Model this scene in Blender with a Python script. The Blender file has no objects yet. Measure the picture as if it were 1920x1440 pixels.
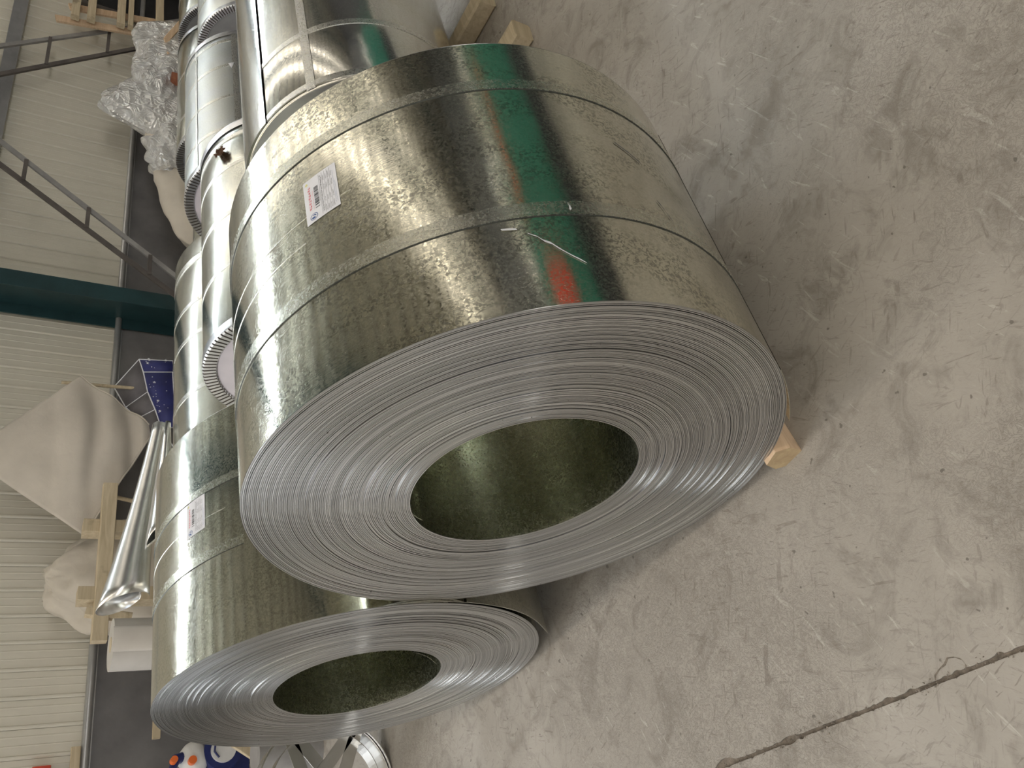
import bpy, math, random
import numpy as np
from mathutils import Matrix, Vector, noise
random.seed(7); rng = np.random.default_rng(7)
PI = math.pi
SC = bpy.context.scene
COL = SC.collection
CAMZ = 1.5928

# ------------------------------------------------------------------ camera, world, lights, exposure
cam_d = bpy.data.cameras.new('camera'); cam = bpy.data.objects.new('camera', cam_d); COL.objects.link(cam)
# fitted pose: phone held upright, picture stored lying on its side (world up is image left)
ax = Vector((0.75291382, 0.65811912, 0)); pr = Vector((0.65811912, -0.75291382, 0)); upv = Vector((0, 0, 1))
R0 = Matrix(((0.99025018, -0.13930034, 0.0), (0.06998744, 0.49752265, -0.86462302), (0.12044228, 0.8561931, 0.50242117)))
def w2(v): return Vector((v.dot(ax), -v.dot(pr), v.z))
c_right = w2(R0 @ Vector((1, 0, 0))); c_up = w2(R0 @ Vector((0, 1, 0))); c_back = w2(R0 @ Vector((0, 0, 1)))
Rm = Matrix((-c_up, c_right, c_back)).transposed()
cam.matrix_world = Matrix.Translation((0, 0, CAMZ)) @ Rm.to_4x4()
cam_d.sensor_fit = 'HORIZONTAL'; cam_d.sensor_width = 36; cam_d.lens = 1543.63 / 1920 * 36
cam_d.clip_start = 0.02; cam_d.clip_end = 200
SC.camera = cam
W = bpy.data.worlds.new('sky'); SC.world = W; W.use_nodes = True
W.node_tree.nodes['Background'].inputs[0].default_value = (0.80, 0.88, 1.0, 1)
W.node_tree.nodes['Background'].inputs[1].default_value = 1.6
SC.view_settings.view_transform = 'Standard'; SC.view_settings.look = 'None'
SC.view_settings.gamma = 1; SC.view_settings.use_curve_mapping = False
SC.view_settings.exposure = 0.18
WINDOW_E = 44.0      # daylight through the eave window band
SKYLIGHT_E = 4.5    # daylight through the roof skylights

# ------------------------------------------------------------------ materials
def new_mat(name):
    m = bpy.data.materials.new(name); m.use_nodes = True
    nt = m.node_tree; b = nt.nodes['Principled BSDF']
    return m, nt, b
def nd(nt, t, **kw):
    n = nt.nodes.new(t)
    for k, v in kw.items():
        if k.startswith('i_'): n.inputs[k[2:].replace('_', ' ')].default_value = v
        else: setattr(n, k, v)
    return n
def ramp(nt, fac, stops):
    r = nt.nodes.new('ShaderNodeValToRGB'); nt.links.new(fac, r.inputs[0])
    el = r.color_ramp.elements
    while len(el) < len(stops): el.new(0.5)
    for e, (p, c) in zip(el, stops):
        e.position = p; e.color = (c[0], c[1], c[2], 1) if hasattr(c, '__len__') else (c, c, c, 1)
    return r.outputs[0]
def mapping(nt, src, scale=(1, 1, 1), loc=(0, 0, 0), rot=(0, 0, 0)):
    mp = nt.nodes.new('ShaderNodeMapping'); nt.links.new(src, mp.inputs[0])
    mp.inputs['Scale'].default_value = scale; mp.inputs['Location'].default_value = loc; mp.inputs['Rotation'].default_value = rot
    return mp.outputs[0]
def tex(nt, kind, vec, scale, detail=4, rough=0.55, dist=0.0, **kw):
    if kind == 'noise':
        n = nd(nt, 'ShaderNodeTexNoise', i_Scale=scale, i_Detail=detail, i_Roughness=rough, i_Distortion=dist)
        nt.links.new(vec, n.inputs['Vector']); return n.outputs[0]
    n = nd(nt, 'ShaderNodeTexVoronoi', i_Scale=scale, **kw); nt.links.new(vec, n.inputs['Vector']); return n
def mixc(nt, fac, a, b, mode='MIX'):
    m = nt.nodes.new('ShaderNodeMix'); m.data_type = 'RGBA'; m.blend_type = mode
    for s, v in ((0, fac), (6, a), (7, b)):
        if hasattr(v, 'is_linked') or isinstance(v, bpy.types.NodeSocket): nt.links.new(v, m.inputs[s])
        else: m.inputs[s].default_value = v if not hasattr(v, '__len__') else (v[0], v[1], v[2], 1)
    return m.outputs[2]
def math_(nt, op, a, b=0.0):
    m = nt.nodes.new('ShaderNodeMath'); m.operation = op
    for i, v in ((0, a), (1, b)):
        if isinstance(v, bpy.types.NodeSocket): nt.links.new(v, m.inputs[i])
        else: m.inputs[i].default_value = v
    return m.outputs[0]
def bump(nt, b, h, strength, dist=0.001, prev=None):
    n = nd(nt, 'ShaderNodeBump', i_Strength=strength, i_Distance=dist); nt.links.new(h, n.inputs['Height'])
    if prev: nt.links.new(prev, n.inputs['Normal'])
    nt.links.new(n.outputs[0], b.inputs['Normal']); return n.outputs[0]

def plain(name, col, rough=0.6, metal=0.0, var=0.12, scale=8, bmp=0.0, **kw):
    m, nt, b = new_mat(name); tc = nt.nodes.new('ShaderNodeTexCoord').outputs['Object']
    n = tex(nt, 'noise', tc, scale, 5)
    lo = [c * (1 - var) for c in col]; hi = [min(1, c * (1 + var)) for c in col]
    nt.links.new(ramp(nt, n, [(0.3, lo), (0.7, hi)]), b.inputs['Base Color'])
    b.inputs['Roughness'].default_value = rough; b.inputs['Metallic'].default_value = metal
    for k, v in kw.items(): b.inputs[k.replace('_', ' ')].default_value = v
    if bmp: bump(nt, b, tex(nt, 'noise', tc, scale * 6, 4), bmp, 0.004)
    return m

def galv(name, col, rough=0.2, mottle=1.0, dark=0.55, scratch=0.5, wave=0.25, spangle=260, aniso=0.0):
    """Galvanised sheet; UV is (arc length, axial) in metres."""
    m, nt, b = new_mat(name); uv = nt.nodes.new('ShaderNodeTexCoord').outputs['UV']
    b.inputs['Metallic'].default_value = 1.0
    sp = tex(nt, 'vor', uv, spangle, feature='F1'); spc = nt.nodes.new('ShaderNodeSeparateColor'); nt.links.new(sp.outputs['Color'], spc.inputs[0])
    fine = tex(nt, 'noise', mapping(nt, uv, (0.6, 1.5, 1)), 190, 5, 0.75)
    big = tex(nt, 'noise', mapping(nt, uv, (1.0, 1.6, 1)), 5.0, 4, 0.6, 0.4)
    med = tex(nt, 'noise', uv, 120, 3, 0.6, 0.8)
    flow = tex(nt, 'vor', uv, 150, feature='F1', i_Randomness=1.0)
    rings = ramp(nt, flow.outputs['Distance'], [(0.12, 0.0), (0.2, 1.0), (0.34, 1.0), (0.46, 0.0)])
    # blotchy dark oxide flowers gathered in patches
    patch = ramp(nt, big, [(0.44, 0.0), (0.58, 1.0)])
    fl = math_(nt, 'MULTIPLY', patch, math_(nt, 'MULTIPLY', ramp(nt, med, [(0.48, 0.0), (0.56, 1.0)]), mottle))
    fl2 = math_(nt, 'MULTIPLY', math_(nt, 'MULTIPLY', rings, ramp(nt, med, [(0.52, 0.0), (0.6, 1.0)])), math_(nt, 'MULTIPLY', ramp(nt, big, [(0.42, 0.0), (0.5, 1.0)]), mottle * 0.8))
    fl = math_(nt, 'MAXIMUM', fl, fl2)
    sc1 = tex(nt, 'noise', mapping(nt, uv, (2.5, 420, 1)), 1.0, 3, 0.65)
    sc2 = tex(nt, 'noise', mapping(nt, uv, (5.0, 150, 1), (3, 1, 0), (0, 0, 0.03)), 1.0, 2, 0.5)
    c0 = ramp(nt, fine, [(0.3, [c * 0.86 for c in col]), (0.7, [min(1, c * 1.1) for c in col])])
    c1 = mixc(nt, math_(nt, 'MULTIPLY', spc.outputs[0], 0.45), c0, [c * 0.74 for c in col])
    c1 = mixc(nt, math_(nt, 'MULTIPLY', ramp(nt, big, [(0.35, 0.0), (0.6, 1.0)]), 0.35), c1, [col[0] * 1.03, col[1] * 1.03, col[2] * 0.90])
    c2 = mixc(nt, math_(nt, 'MULTIPLY', fl, 0.85), c1, [c * dark * 0.8 for c in col])
    c3 = mixc(nt, math_(nt, 'MULTIPLY', ramp(nt, sc2, [(0.66, 0.0), (0.72, 1.0)]), scratch * 0.6), c2, (0.9, 0.88, 0.8))
    nt.links.new(c3, b.inputs['Base Color'])
    r = math_(nt, 'ADD', math_(nt, 'MULTIPLY', fine, 0.14), rough - 0.08)
    r = math_(nt, 'ADD', r, math_(nt, 'MULTIPLY', fl, 0.07))
    r = math_(nt, 'ADD', r, math_(nt, 'MULTIPLY', spc.outputs[1], 0.12))
    nt.links.new(r, b.inputs['Roughness'])
    h = math_(nt, 'ADD', math_(nt, 'MULTIPLY', sc1, scratch), math_(nt, 'MULTIPLY', spc.outputs[2], 0.35))
    p = bump(nt, b, tex(nt, 'noise', mapping(nt, uv, (2.2, 1.0, 1)), 3.0, 2, 0.4), wave, 0.01)
    bump(nt, b, h, 0.17, 0.0007, p)
    return m

M = {}
M['coil'] = galv('galvanised_coil', (0.70, 0.69, 0.60), 0.085)
M['coil_b'] = galv('galvanised_coil_smooth', (0.69, 0.685, 0.61), 0.085, mottle=0.6)
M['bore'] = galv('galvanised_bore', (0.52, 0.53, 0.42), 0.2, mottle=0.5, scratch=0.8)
M['wrap'] = galv('wrapping_sheet', (0.77, 0.78, 0.74), 0.15, mottle=0.15, scratch=0.2, wave=0.35, spangle=260)
M['wrap_dull'] = galv('wrapping_sheet_dull', (0.70, 0.73, 0.74), 0.34, mottle=0.1, scratch=0.3, wave=0.45)
M['wrap_bright'] = galv('wrapping_sheet_bright', (0.82, 0.82, 0.79), 0.10, mottle=0.3, scratch=0.2, wave=0.22)
M['strap'] = galv('strap_steel', (0.62, 0.62, 0.55), 0.20, mottle=0.4, scratch=0.8)
M['strap_light'] = galv('strap_steel_light', (0.82, 0.82, 0.80), 0.26, mottle=0.1, scratch=0.2)
M['rim'] = plain('crimped_steel', (0.72, 0.73, 0.76), 0.3, 1.0, 0.1, 40)
M['foil'] = plain('bright_foil', (0.84, 0.84, 0.83), 0.27, 1.0, 0.08, 12)
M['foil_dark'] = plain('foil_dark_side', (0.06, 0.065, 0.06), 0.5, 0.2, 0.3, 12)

def edge_mat():
    m, nt, b = new_mat('cut_strip_edges'); ob = nt.nodes.new('ShaderNodeTexCoord').outputs['Object']
    b.inputs['Metallic'].default_value = 1.0
    uv = nt.nodes.new('ShaderNodeTexCoord').outputs['UV']   # (arc, radius)
    line = tex(nt, 'noise', mapping(nt, uv, (0.35, 560, 1)), 1.0, 2, 0.8)
    band = tex(nt, 'noise', mapping(nt, uv, (0.4, 60, 1)), 1.0, 3, 0.6)
    c = ramp(nt, line, [(0.25, (0.22, 0.22, 0.22)), (0.5, (0.52, 0.52, 0.515)), (0.72, (0.90, 0.90, 0.89))])
    c = mixc(nt, ramp(nt, band, [(0.56, 0.0), (0.70, 0.6)]), c, (0.30, 0.30, 0.29))
    spk = tex(nt, 'noise', mapping(nt, uv, (1, 2.2, 1)), 70, 2, 0.5)
    c = mixc(nt, ramp(nt, spk, [(0.735, 0.0), (0.75, 1.0)]), c, (0.10, 0.09, 0.08))
    spk2 = tex(nt, 'noise', mapping(nt, uv, (1, 2.2, 1), (7, 3, 0)), 90, 2, 0.5)
    c = mixc(nt, ramp(nt, spk2, [(0.755, 0.0), (0.765, 1.0)]), c, (1, 1, 1))
    nt.links.new(c, b.inputs['Base Color'])
    b.inputs['Roughness'].default_value = 0.29
    # ridges run round the coil, so the gloss spreads across them (radially)
    b.inputs['Anisotropic'].default_value = 0.75; b.inputs['Anisotropic Rotation'].default_value = 0.25
    tg = nt.nodes.new('ShaderNodeTangent'); tg.direction_type = 'RADIAL'; tg.axis = 'X'
    nt.links.new(tg.outputs[0], b.inputs['Tangent'])
    bump(nt, b, line, 0.25, 0.0010)
    return m
M['edge'] = edge_mat()

def floor_mat():
    m, nt, b = new_mat('worn_concrete'); ob = nt.nodes.new('ShaderNodeTexCoord').outputs['Object']
    n1 = tex(nt, 'noise', ob, 1.1, 6, 0.6, 0.6)
    n2 = tex(nt, 'noise', ob, 7.0, 8, 0.68, 1.2)
    n3 = tex(nt, 'noise', mapping(nt, ob, (1, 1, 1), (4, 2, 0)), 70, 4, 0.7)
    c = ramp(nt, n1, [(0.30, (0.262, 0.236, 0.203)), (0.55, (0.362, 0.332, 0.292)), (0.75, (0.42, 0.39, 0.345))])
    c = mixc(nt, ramp(nt, n2, [(0.50, 0.0), (0.66, 0.8)]), c, (0.185, 0.163, 0.137))
    # short scrapes and fibres: stretched noise in three directions, thresholded
    for k, (a, sc, th) in enumerate(((0.5, 9, 0.665), (1.9, 12, 0.665), (2.8, 8, 0.68), (1.2, 17, 0.66), (2.3, 26, 0.655))):
        turned = mapping(nt, ob, (1, 1, 1), (k * 3.1, k, 0), (0, 0, a))
        st_ = tex(nt, 'noise', mapping(nt, turned, (1.0, 6.0, 1)), sc, 3, 0.6, 1.2)
        where = ramp(nt, tex(nt, 'noise', mapping(nt, ob, (1, 1, 1), (k * 5.3, 2, 0)), 1.6, 2), [(0.42, 0.25), (0.60, 1.0)])
        c = mixc(nt, math_(nt, 'MULTIPLY', ramp(nt, st_, [(th - 0.05, 0.0), (th + 0.02, 0.75)]), where), c, (0.155, 0.133, 0.108) if k != 2 else (0.50, 0.475, 0.43))
    # matted fibrous patches left by trowelling
    fib = tex(nt, 'noise', ob, 42, 4, 0.6, 2.5)
    fmask = ramp(nt, tex(nt, 'noise', mapping(nt, ob, (1, 1, 1), (6, 1, 0)), 1.3, 4), [(0.46, 0.0), (0.60, 1.0)])
    fl_ = ramp(nt, fib, [(0.44, 0.0), (0.5, 1.0), (0.56, 0.0)])
    c = mixc(nt, math_(nt, 'MULTIPLY', math_(nt, 'MULTIPLY', fl_, fmask), 0.55), c, (0.17, 0.145, 0.115))
    ring = tex(nt, 'noise', mapping(nt, ob, (1, 1, 1), (9, 5, 0)), 16, 3, 0.5, 3.0)
    loop = ramp(nt, ring, [(0.485, 0.0), (0.5, 1.0), (0.515, 0.0)])
    area = ramp(nt, tex(nt, 'noise', mapping(nt, ob, (1, 1, 1), (2, 8, 0)), 1.8, 3), [(0.5, 0.0), (0.62, 1.0)])
    c = mixc(nt, math_(nt, 'MULTIPLY', math_(nt, 'MULTIPLY', loop, area), 0.5), c, (0.14, 0.12, 0.10))
    c = mixc(nt, math_(nt, 'MULTIPLY', n3, 0.28), c, (0.45, 0.425, 0.39))
    spk = tex(nt, 'noise', mapping(nt, ob, (1, 1, 1), (1, 4, 0)), 38, 2, 0.5)
    c = mixc(nt, ramp(nt, spk, [(0.71, 0.0), (0.74, 0.8)]), c, (0.12, 0.105, 0.09))
    # old grinding trace running out from under the second coil
    sx = nt.nodes.new('ShaderNodeSeparateXYZ'); nt.links.new(ob, sx.inputs[0])
    wob = math_(nt, 'MULTIPLY', math_(nt, 'SUBTRACT', tex(nt, 'noise', ob, 5, 4), 0.5), 0.12)
    dl = math_(nt, 'ABSOLUTE', math_(nt, 'ADD', math_(nt, 'SUBTRACT', sx.outputs[0], math_(nt, 'MULTIPLY', math_(nt, 'SUBTRACT', 3.75, sx.outputs[1]), 0.55)), wob))
    c = mixc(nt, math_(nt, 'MULTIPLY', ramp(nt, dl, [(0.0, 1.0), (0.05, 0.0)]), ramp(nt, n2, [(0.35, 0.1), (0.6, 0.6)])), c, (0.20, 0.175, 0.145))
    nt.links.new(c, b.inputs['Base Color'])
    nt.links.new(ramp(nt, n2, [(0.3, 0.55), (0.7, 0.75)]), b.inputs['Roughness'])
    p = bump(nt, b, n2, 0.25, 0.006)
    p = bump(nt, b, math_(nt, 'MULTIPLY', fl_, fmask), 0.4, 0.002, p)
    bump(nt, b, n3, 0.3, 0.0015, p)
    return m
M['floor'] = floor_mat()
M['crack'] = plain('crack_dirt', (0.20, 0.17, 0.14), 0.95, 0, 0.4, 60, 0.5)
M['panel'] = plain('cream_wall_panel', (0.66, 0.625, 0.53), 0.42, 0, 0.05, 3)
M['roof'] = plain('cream_roof_sheet', (0.84, 0.82, 0.71), 0.5, 0, 0.06, 2)
M['dado'] = plain('grey_cement_render', (0.17, 0.165, 0.165), 0.85, 0, 0.22, 4, 0.25)
M['trimm'] = plain('grey_metal_trim', (0.42, 0.42, 0.42), 0.35, 0.6, 0.1, 10)
M['green'] = plain('dark_green_paint', (0.018, 0.052, 0.058), 0.38, 0, 0.2, 6)
M['machine_green'] = plain('machine_green_paint', (0.02, 0.15, 0.10), 0.4, 0, 0.2, 3)
M['red'] = plain('red_paint', (0.55, 0.05, 0.02), 0.4, 0, 0.2, 6)
M['dark'] = plain('flat_black', (0.02, 0.02, 0.022), 0.7, 0, 0.3, 6)  # plain black: darkness of the unlit doorway, also the machine bed
M['steel'] = plain('grey_painted_steel', (0.34, 0.33, 0.32), 0.45, 0.3, 0.2, 8)
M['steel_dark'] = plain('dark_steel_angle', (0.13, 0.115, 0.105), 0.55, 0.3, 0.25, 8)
M['navy'] = plain('navy_nylon', (0.025, 0.03, 0.16), 0.55, 0, 0.25, 10, 0.2)
M['greymesh'] = plain('grey_nylon', (0.15, 0.14, 0.15), 0.6, 0, 0.15, 10, 0.2)
M['white'] = plain('white_plastic', (0.75, 0.75, 0.75), 0.35, 0, 0.05, 8)
M['navyplastic'] = plain('navy_plastic', (0.015, 0.025, 0.13), 0.3, 0, 0.1, 8)
M['orange'] = plain('orange_plastic', (0.8, 0.16, 0.03), 0.35, 0, 0.1, 8)
M['paper'] = plain('white_paper', (0.78, 0.79, 0.84), 0.5, 0, 0.03, 30)
M['cover'] = plain('pale_lilac_cover', (0.74, 0.69, 0.74), 0.4, 0, 0.05, 9)
M['cover_grey'] = plain('grey_end_cover', (0.34, 0.35, 0.36), 0.5, 0.3, 0.12, 6)
M['blue_ink'] = plain('blue_ink', (0.03, 0.09, 0.30), 0.5)
M['red_ink'] = plain('red_ink', (0.70, 0.16, 0.20), 0.5)
M['black_ink'] = plain('black_ink', (0.06, 0.06, 0.07), 0.5)
M['yellow_ink'] = plain('yellow_ink', (0.7, 0.66, 0.25), 0.5)
M['leaf'] = plain('brown_leaf', (0.10, 0.05, 0.025), 0.8, 0, 0.4, 80)
M['scuff'] = plain('pale_scuff', (0.75, 0.76, 0.80), 0.5, 0.3)
M['rope'] = plain('white_roll_film', (0.50, 0.47, 0.43), 0.5, 0, 0.08, 6)

def wood_mat(name, c1, c2):
    m, nt, b = new_mat(name); tc = nt.nodes.new('ShaderNodeTexCoord').outputs['Object']
    g = tex(nt, 'noise', mapping(nt, tc, (1.2, 22, 22)), 2.0, 5, 0.6, 0.5)
    st = tex(nt, 'noise', tc, 4.5, 4, 0.6)
    c = ramp(nt, g, [(0.3, c1), (0.7, c2)])
    c = mixc(nt, ramp(nt, st, [(0.58, 0.0), (0.68, 0.65)]), c, [x * 0.38 for x in c1])
    nt.links.new(c, b.inputs['Base Color']); b.inputs['Roughness'].default_value = 0.75
    bump(nt, b, g, 0.3, 0.002)
    return m
M['wood'] = wood_mat('rough_pine', (0.46, 0.37, 0.24), (0.64, 0.54, 0.38))
M['wood_new'] = wood_mat('fresh_pine', (0.55, 0.38, 0.24), (0.72, 0.54, 0.37))
M['wood_end'] = wood_mat('sawn_end_grain', (0.36, 0.25, 0.14), (0.48, 0.36, 0.20))
M['wood_red'] = wood_mat('reddish_wood', (0.30, 0.10, 0.05), (0.42, 0.17, 0.09))

def cloth_mat(name, col, transl=0.3):
    m, nt, b = new_mat(name); tc = nt.nodes.new('ShaderNodeTexCoord').outputs['Object']
    n = tex(nt, 'noise', tc, 3.5, 4, 0.6)
    nt.links.new(ramp(nt, n, [(0.35, [c * 0.86 for c in col]), (0.7, col)]), b.inputs['Base Color'])
    b.inputs['Roughness'].default_value = 0.6; b.inputs['Sheen Weight'].default_value = 0.2
    bump(nt, b, tex(nt, 'noise', tc, 14, 5, 0.6, 1.0), 0.25, 0.008)
    return m
M['canvas'] = cloth_mat('cream_canvas', (0.64, 0.58, 0.50))
M['bale'] = cloth_mat('cream_bale', (0.66, 0.60, 0.51))
def film_mat():
    m, nt, b = new_mat('clear_plastic_film'); tc = nt.nodes.new('ShaderNodeTexCoord').outputs['Object']
    b.inputs['Base Color'].default_value = (0.95, 0.945, 0.93, 1); b.inputs['Roughness'].default_value = 0.16
    b.inputs['IOR'].default_value = 1.5; b.inputs['Specular IOR Level'].default_value = 0.8
    b.inputs['Coat Weight'].default_value = 1.0; b.inputs['Coat Roughness'].default_value = 0.05
    v = tex(nt, 'noise', tc, 10, 3, 0.5, 3.0)
    p = bump(nt, b, v, 0.25, 0.02)
    cn = nd(nt, 'ShaderNodeBump', i_Strength=1.0, i_Distance=0.06); nt.links.new(tex(nt, 'noise', tc, 7, 2, 0.4, 2.0), cn.inputs['Height']); nt.links.new(cn.outputs[0], b.inputs['Coat Normal'])
    tl = nt.nodes.new('ShaderNodeBsdfTranslucent'); tl.inputs[0].default_value = (0.85, 0.84, 0.82, 1); nt.links.new(p, tl.inputs[1])
    tr = nt.nodes.new('ShaderNodeBsdfTransparent'); tr.inputs[0].default_value = (0.95, 0.95, 0.95, 1)
    m1 = nt.nodes.new('ShaderNodeMixShader'); m1.inputs[0].default_value = 0.3; nt.links.new(b.outputs[0], m1.inputs[1]); nt.links.new(tl.outputs[0], m1.inputs[2])
    m2 = nt.nodes.new('ShaderNodeMixShader'); m2.inputs[0].default_value = 0.10; nt.links.new(m1.outputs[0], m2.inputs[1]); nt.links.new(tr.outputs[0], m2.inputs[2])
    fac = tex(nt, 'vor', mapping(nt, tc, (1.0, 1.0, 1.8)), 6.5, feature='F1'); cr = tex(nt, 'noise', tc, 7, 1, 0.4, 5.0)
    hb = nd(nt, 'ShaderNodeBump', i_Strength=1.0, i_Distance=0.16); nt.links.new(math_(nt, 'ADD', fac.outputs['Distance'], math_(nt, 'MULTIPLY', cr, 0.6)), hb.inputs['Height'])
    gl = nt.nodes.new('ShaderNodeBsdfGlossy'); gl.inputs['Roughness'].default_value = 0.10; gl.inputs['Color'].default_value = (1, 1, 1, 1); nt.links.new(hb.outputs[0], gl.inputs['Normal'])
    m3 = nt.nodes.new('ShaderNodeMixShader'); m3.inputs[0].default_value = 0.45; nt.links.new(m2.outputs[0], m3.inputs[1]); nt.links.new(gl.outputs[0], m3.inputs[2])
    nt.links.new(m3.outputs[0], nt.nodes['Material Output'].inputs[0])
    return m
M['film'] = film_mat()
def emit(name, col, e):
    m, nt, b = new_mat(name); b.inputs['Base Color'].default_value = (0.8, 0.8, 0.8, 1)
    b.inputs['Emission Color'].default_value = (*col, 1); b.inputs['Emission Strength'].default_value = e
    b.inputs['Roughness'].default_value = 0.5
    return m
M['window'] = emit('daylit_window', (0.86, 0.94, 1.0), WINDOW_E)
M['window_low'] = emit('daylit_low_window', (0.92, 0.96, 1.0), 7.0)
M['fill_far'] = emit('fill_light_far', (1.0, 0.96, 0.90), 5.0)  # glow of the added fill panel on the right wall
M['skylight'] = emit('daylit_fibreglass', (1.0, 0.90, 0.76), SKYLIGHT_E)

# ------------------------------------------------------------------ mesh helpers
class MB:
    def __init__(s): s.v = []; s.f = []; s.uv = []; s.mi = []; s.sm = []; s.mats = []
    def mat(s, m):
        if m not in s.mats: s.mats.append(m)
        return s.mats.index(m)
    def add(s, v, f, uv=None, m=0, smooth=False, T=None):
        o = len(s.v)
        s.v += [tuple(T @ Vector(p)) if T is not None else tuple(p) for p in v]
        for i, q in enumerate(f):
            s.f.append(tuple(a + o for a in q)); s.mi.append(m); s.sm.append(smooth)
            s.uv += list(uv[i]) if uv is not None else [(v[a][0], v[a][1]) for a in q]
        return s
    def box(s, c, d, T=None, m=0, bev=0.0):
        x, y, z = d[0] / 2, d[1] / 2, d[2] / 2
        if bev:
            k = bev; v = []; 
            for sx in (-1, 1):
                for (yy, zz) in ((-y + k, -z), (y - k, -z), (y, -z + k), (y, z - k), (y - k, z), (-y + k, z), (-y, z - k), (-y, -z + k)):
                    v.append((c[0] + sx * x, c[1] + yy, c[2] + zz))
            f = [tuple(range(7, -1, -1)), tuple(range(8, 16))] + [(i, (i + 1) % 8, 8 + (i + 1) % 8, 8 + i) for i in range(8)]
            return s.add(v, f, None, m, False, T)
        v = [(c[0] + a * x, c[1] + b * y, c[2] + e * z) for a in (-1, 1) for b in (-1, 1) for e in (-1, 1)]
        f = [(0, 1, 3, 2), (4, 6, 7, 5), (0, 4, 5, 1), (2, 3, 7, 6), (0, 2, 6, 4), (1, 5, 7, 3)]
        return s.add(v, f, None, m, False, T)
    def beam(s, p, q, w, h, bev=0.0, up=(0, 0, 1), m=0):
        p, q = Vector(p), Vector(q); x = (q - p); L = x.length; x.normalize()
        u = Vector(up)
        if abs(u.dot(x)) > 0.98: u = Vector((0, 1, 0))
        y = u.cross(x).normalized(); z = x.cross(y)
        T = Matrix.Translation((p + q) / 2) @ Matrix((x, y, z)).transposed().to_4x4()
        return s.box((0, 0, 0), (L, w, h), T, m, bev)
    def tube(s, pts, r, n=12, cap=True, m=0):
        pts = [Vector(p) for p in pts]; v = []; K = len(pts)
        rr = r if hasattr(r, '__len__') else [r] * K
        prev = None
        for i, p in enumerate(pts):
            t = (pts[min(i + 1, K - 1)] - pts[max(i - 1, 0)]).normalized()
            a = prev if prev is not None else (Vector((0, 0, 1)) if abs(t.z) < 0.9 else Vector((1, 0, 0)))
            u = (a - t * a.dot(t)).normalized(); w = t.cross(u); prev = u
            for k in range(n):
                th = 2 * PI * k / n; v.append(p + (u * math.cos(th) + w * math.sin(th)) * rr[i])
        f = [(i * n + k, i * n + (k + 1) % n, (i + 1) * n + (k + 1) % n, (i + 1) * n + k) for i in range(K - 1) for k in range(n)]
        s.add(v, f, None, m, True)
        if cap: s.add(v[:n], [tuple(range(n - 1, -1, -1))], None, m); s.add(v[-n:], [tuple(range(n))], None, m)
        return s
    def build(s, name, mat, parent=None, loc=None, auto=None):
        me = bpy.data.meshes.new(name); me.from_pydata([tuple(p) for p in s.v], [], s.f)
        me.polygons.foreach_set('use_smooth', s.sm); me.polygons.foreach_set('material_index', s.mi)
        ul = me.uv_layers.new(name='UVMap'); ul.data.foreach_set('uv', np.array(s.uv, dtype=np.float32).ravel())
        mats = mat if isinstance(mat, (list, tuple)) else [mat]
        for k in mats: me.materials.append(M[k])
        me.update()
        o = bpy.data.objects.new(name, me); COL.objects.link(o)
        if loc is not None: # move origin
            lv = Vector(loc); me.transform(Matrix.Translation(-lv)); o.location = lv
        if parent is not None:
            o.parent = parent; o.matrix_parent_inverse = parent.matrix_world.inverted() if parent.type != 'EMPTY' else Matrix.Translation(-parent.location)
        return o
def tag(o, label, cat, group=None):
    o['label'] = label; o['category'] = cat
    if group: o['group'] = group
    return o
def thing(name, loc, label, cat, group=None):
    o = bpy.data.objects.new(name, None); COL.objects.link(o); o.location = loc; o.empty_display_size = 0.1
    return tag(o, label, cat, group)
def part(name, mb, mat, parent, label=None, kind=None):
    """child whose vertices were given in world coordinates"""
    o = mb.build(name, mat)
    root = parent
    off = Vector((0, 0, 0))
    while root is not None: off += root.location; root = root.parent
    o.data.transform(Matrix.Translation(-off)); o.parent = parent
    if label: o['label'] = label
    if kind: o['kind'] = kind
    return o
def struct(name, mb, mat):
    o = mb.build(name, mat); o['kind'] = 'structure'; return o

def grid(mb, P, uv=None, m=0, smooth=True, closed_u=False, flip=False):
    """P: array (nu, nv, 3)"""
    nu, nv = P.shape[:2]; o = len(mb.v)
    mb.v += [tuple(map(float, p)) for p in P.reshape(-1, 3)]
    for i in range(nu if closed_u else nu - 1):
        i2 = (i + 1) % nu
        for j in range(nv - 1):
            q = (o + i * nv + j, o + i2 * nv + j, o + i2 * nv + j + 1, o + i * nv + j + 1)
            if uv is not None:
                a = [uv(i, j), uv(i + 1, j), uv(i + 1, j + 1), uv(i, j + 1)]
            else: a = [(P[i, j, 0], P[i, j, 2])] * 4
            if flip: q = q[::-1]; a = a[::-1]
            mb.f.append(q); mb.uv += a; mb.mi.append(m); mb.sm.append(smooth)
    return mb

# wall frame: runs almost along the coil axes, 1 m of grey render, ribbed cream panels above
WD = Vector((0.99665, -0.08177, 0)); WN = Vector((-0.08177, -0.99665, 0))
def wp(t, off, z):
    a = (t + off * 0.08177) / 0.99665
    return Vector((0, 6.184, 0)) + WD * a + WN * off + Vector((0, 0, z))
WT = Matrix.Translation((0, 6.184, 0)) @ Matrix((WD, WN, Vector((0, 0, 1)))).transposed().to_4x4()   # local (along, out, up)

# ------------------------------------------------------------------ setting
X0, X1, YR = -10.0, 24.0, -13.0
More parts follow.
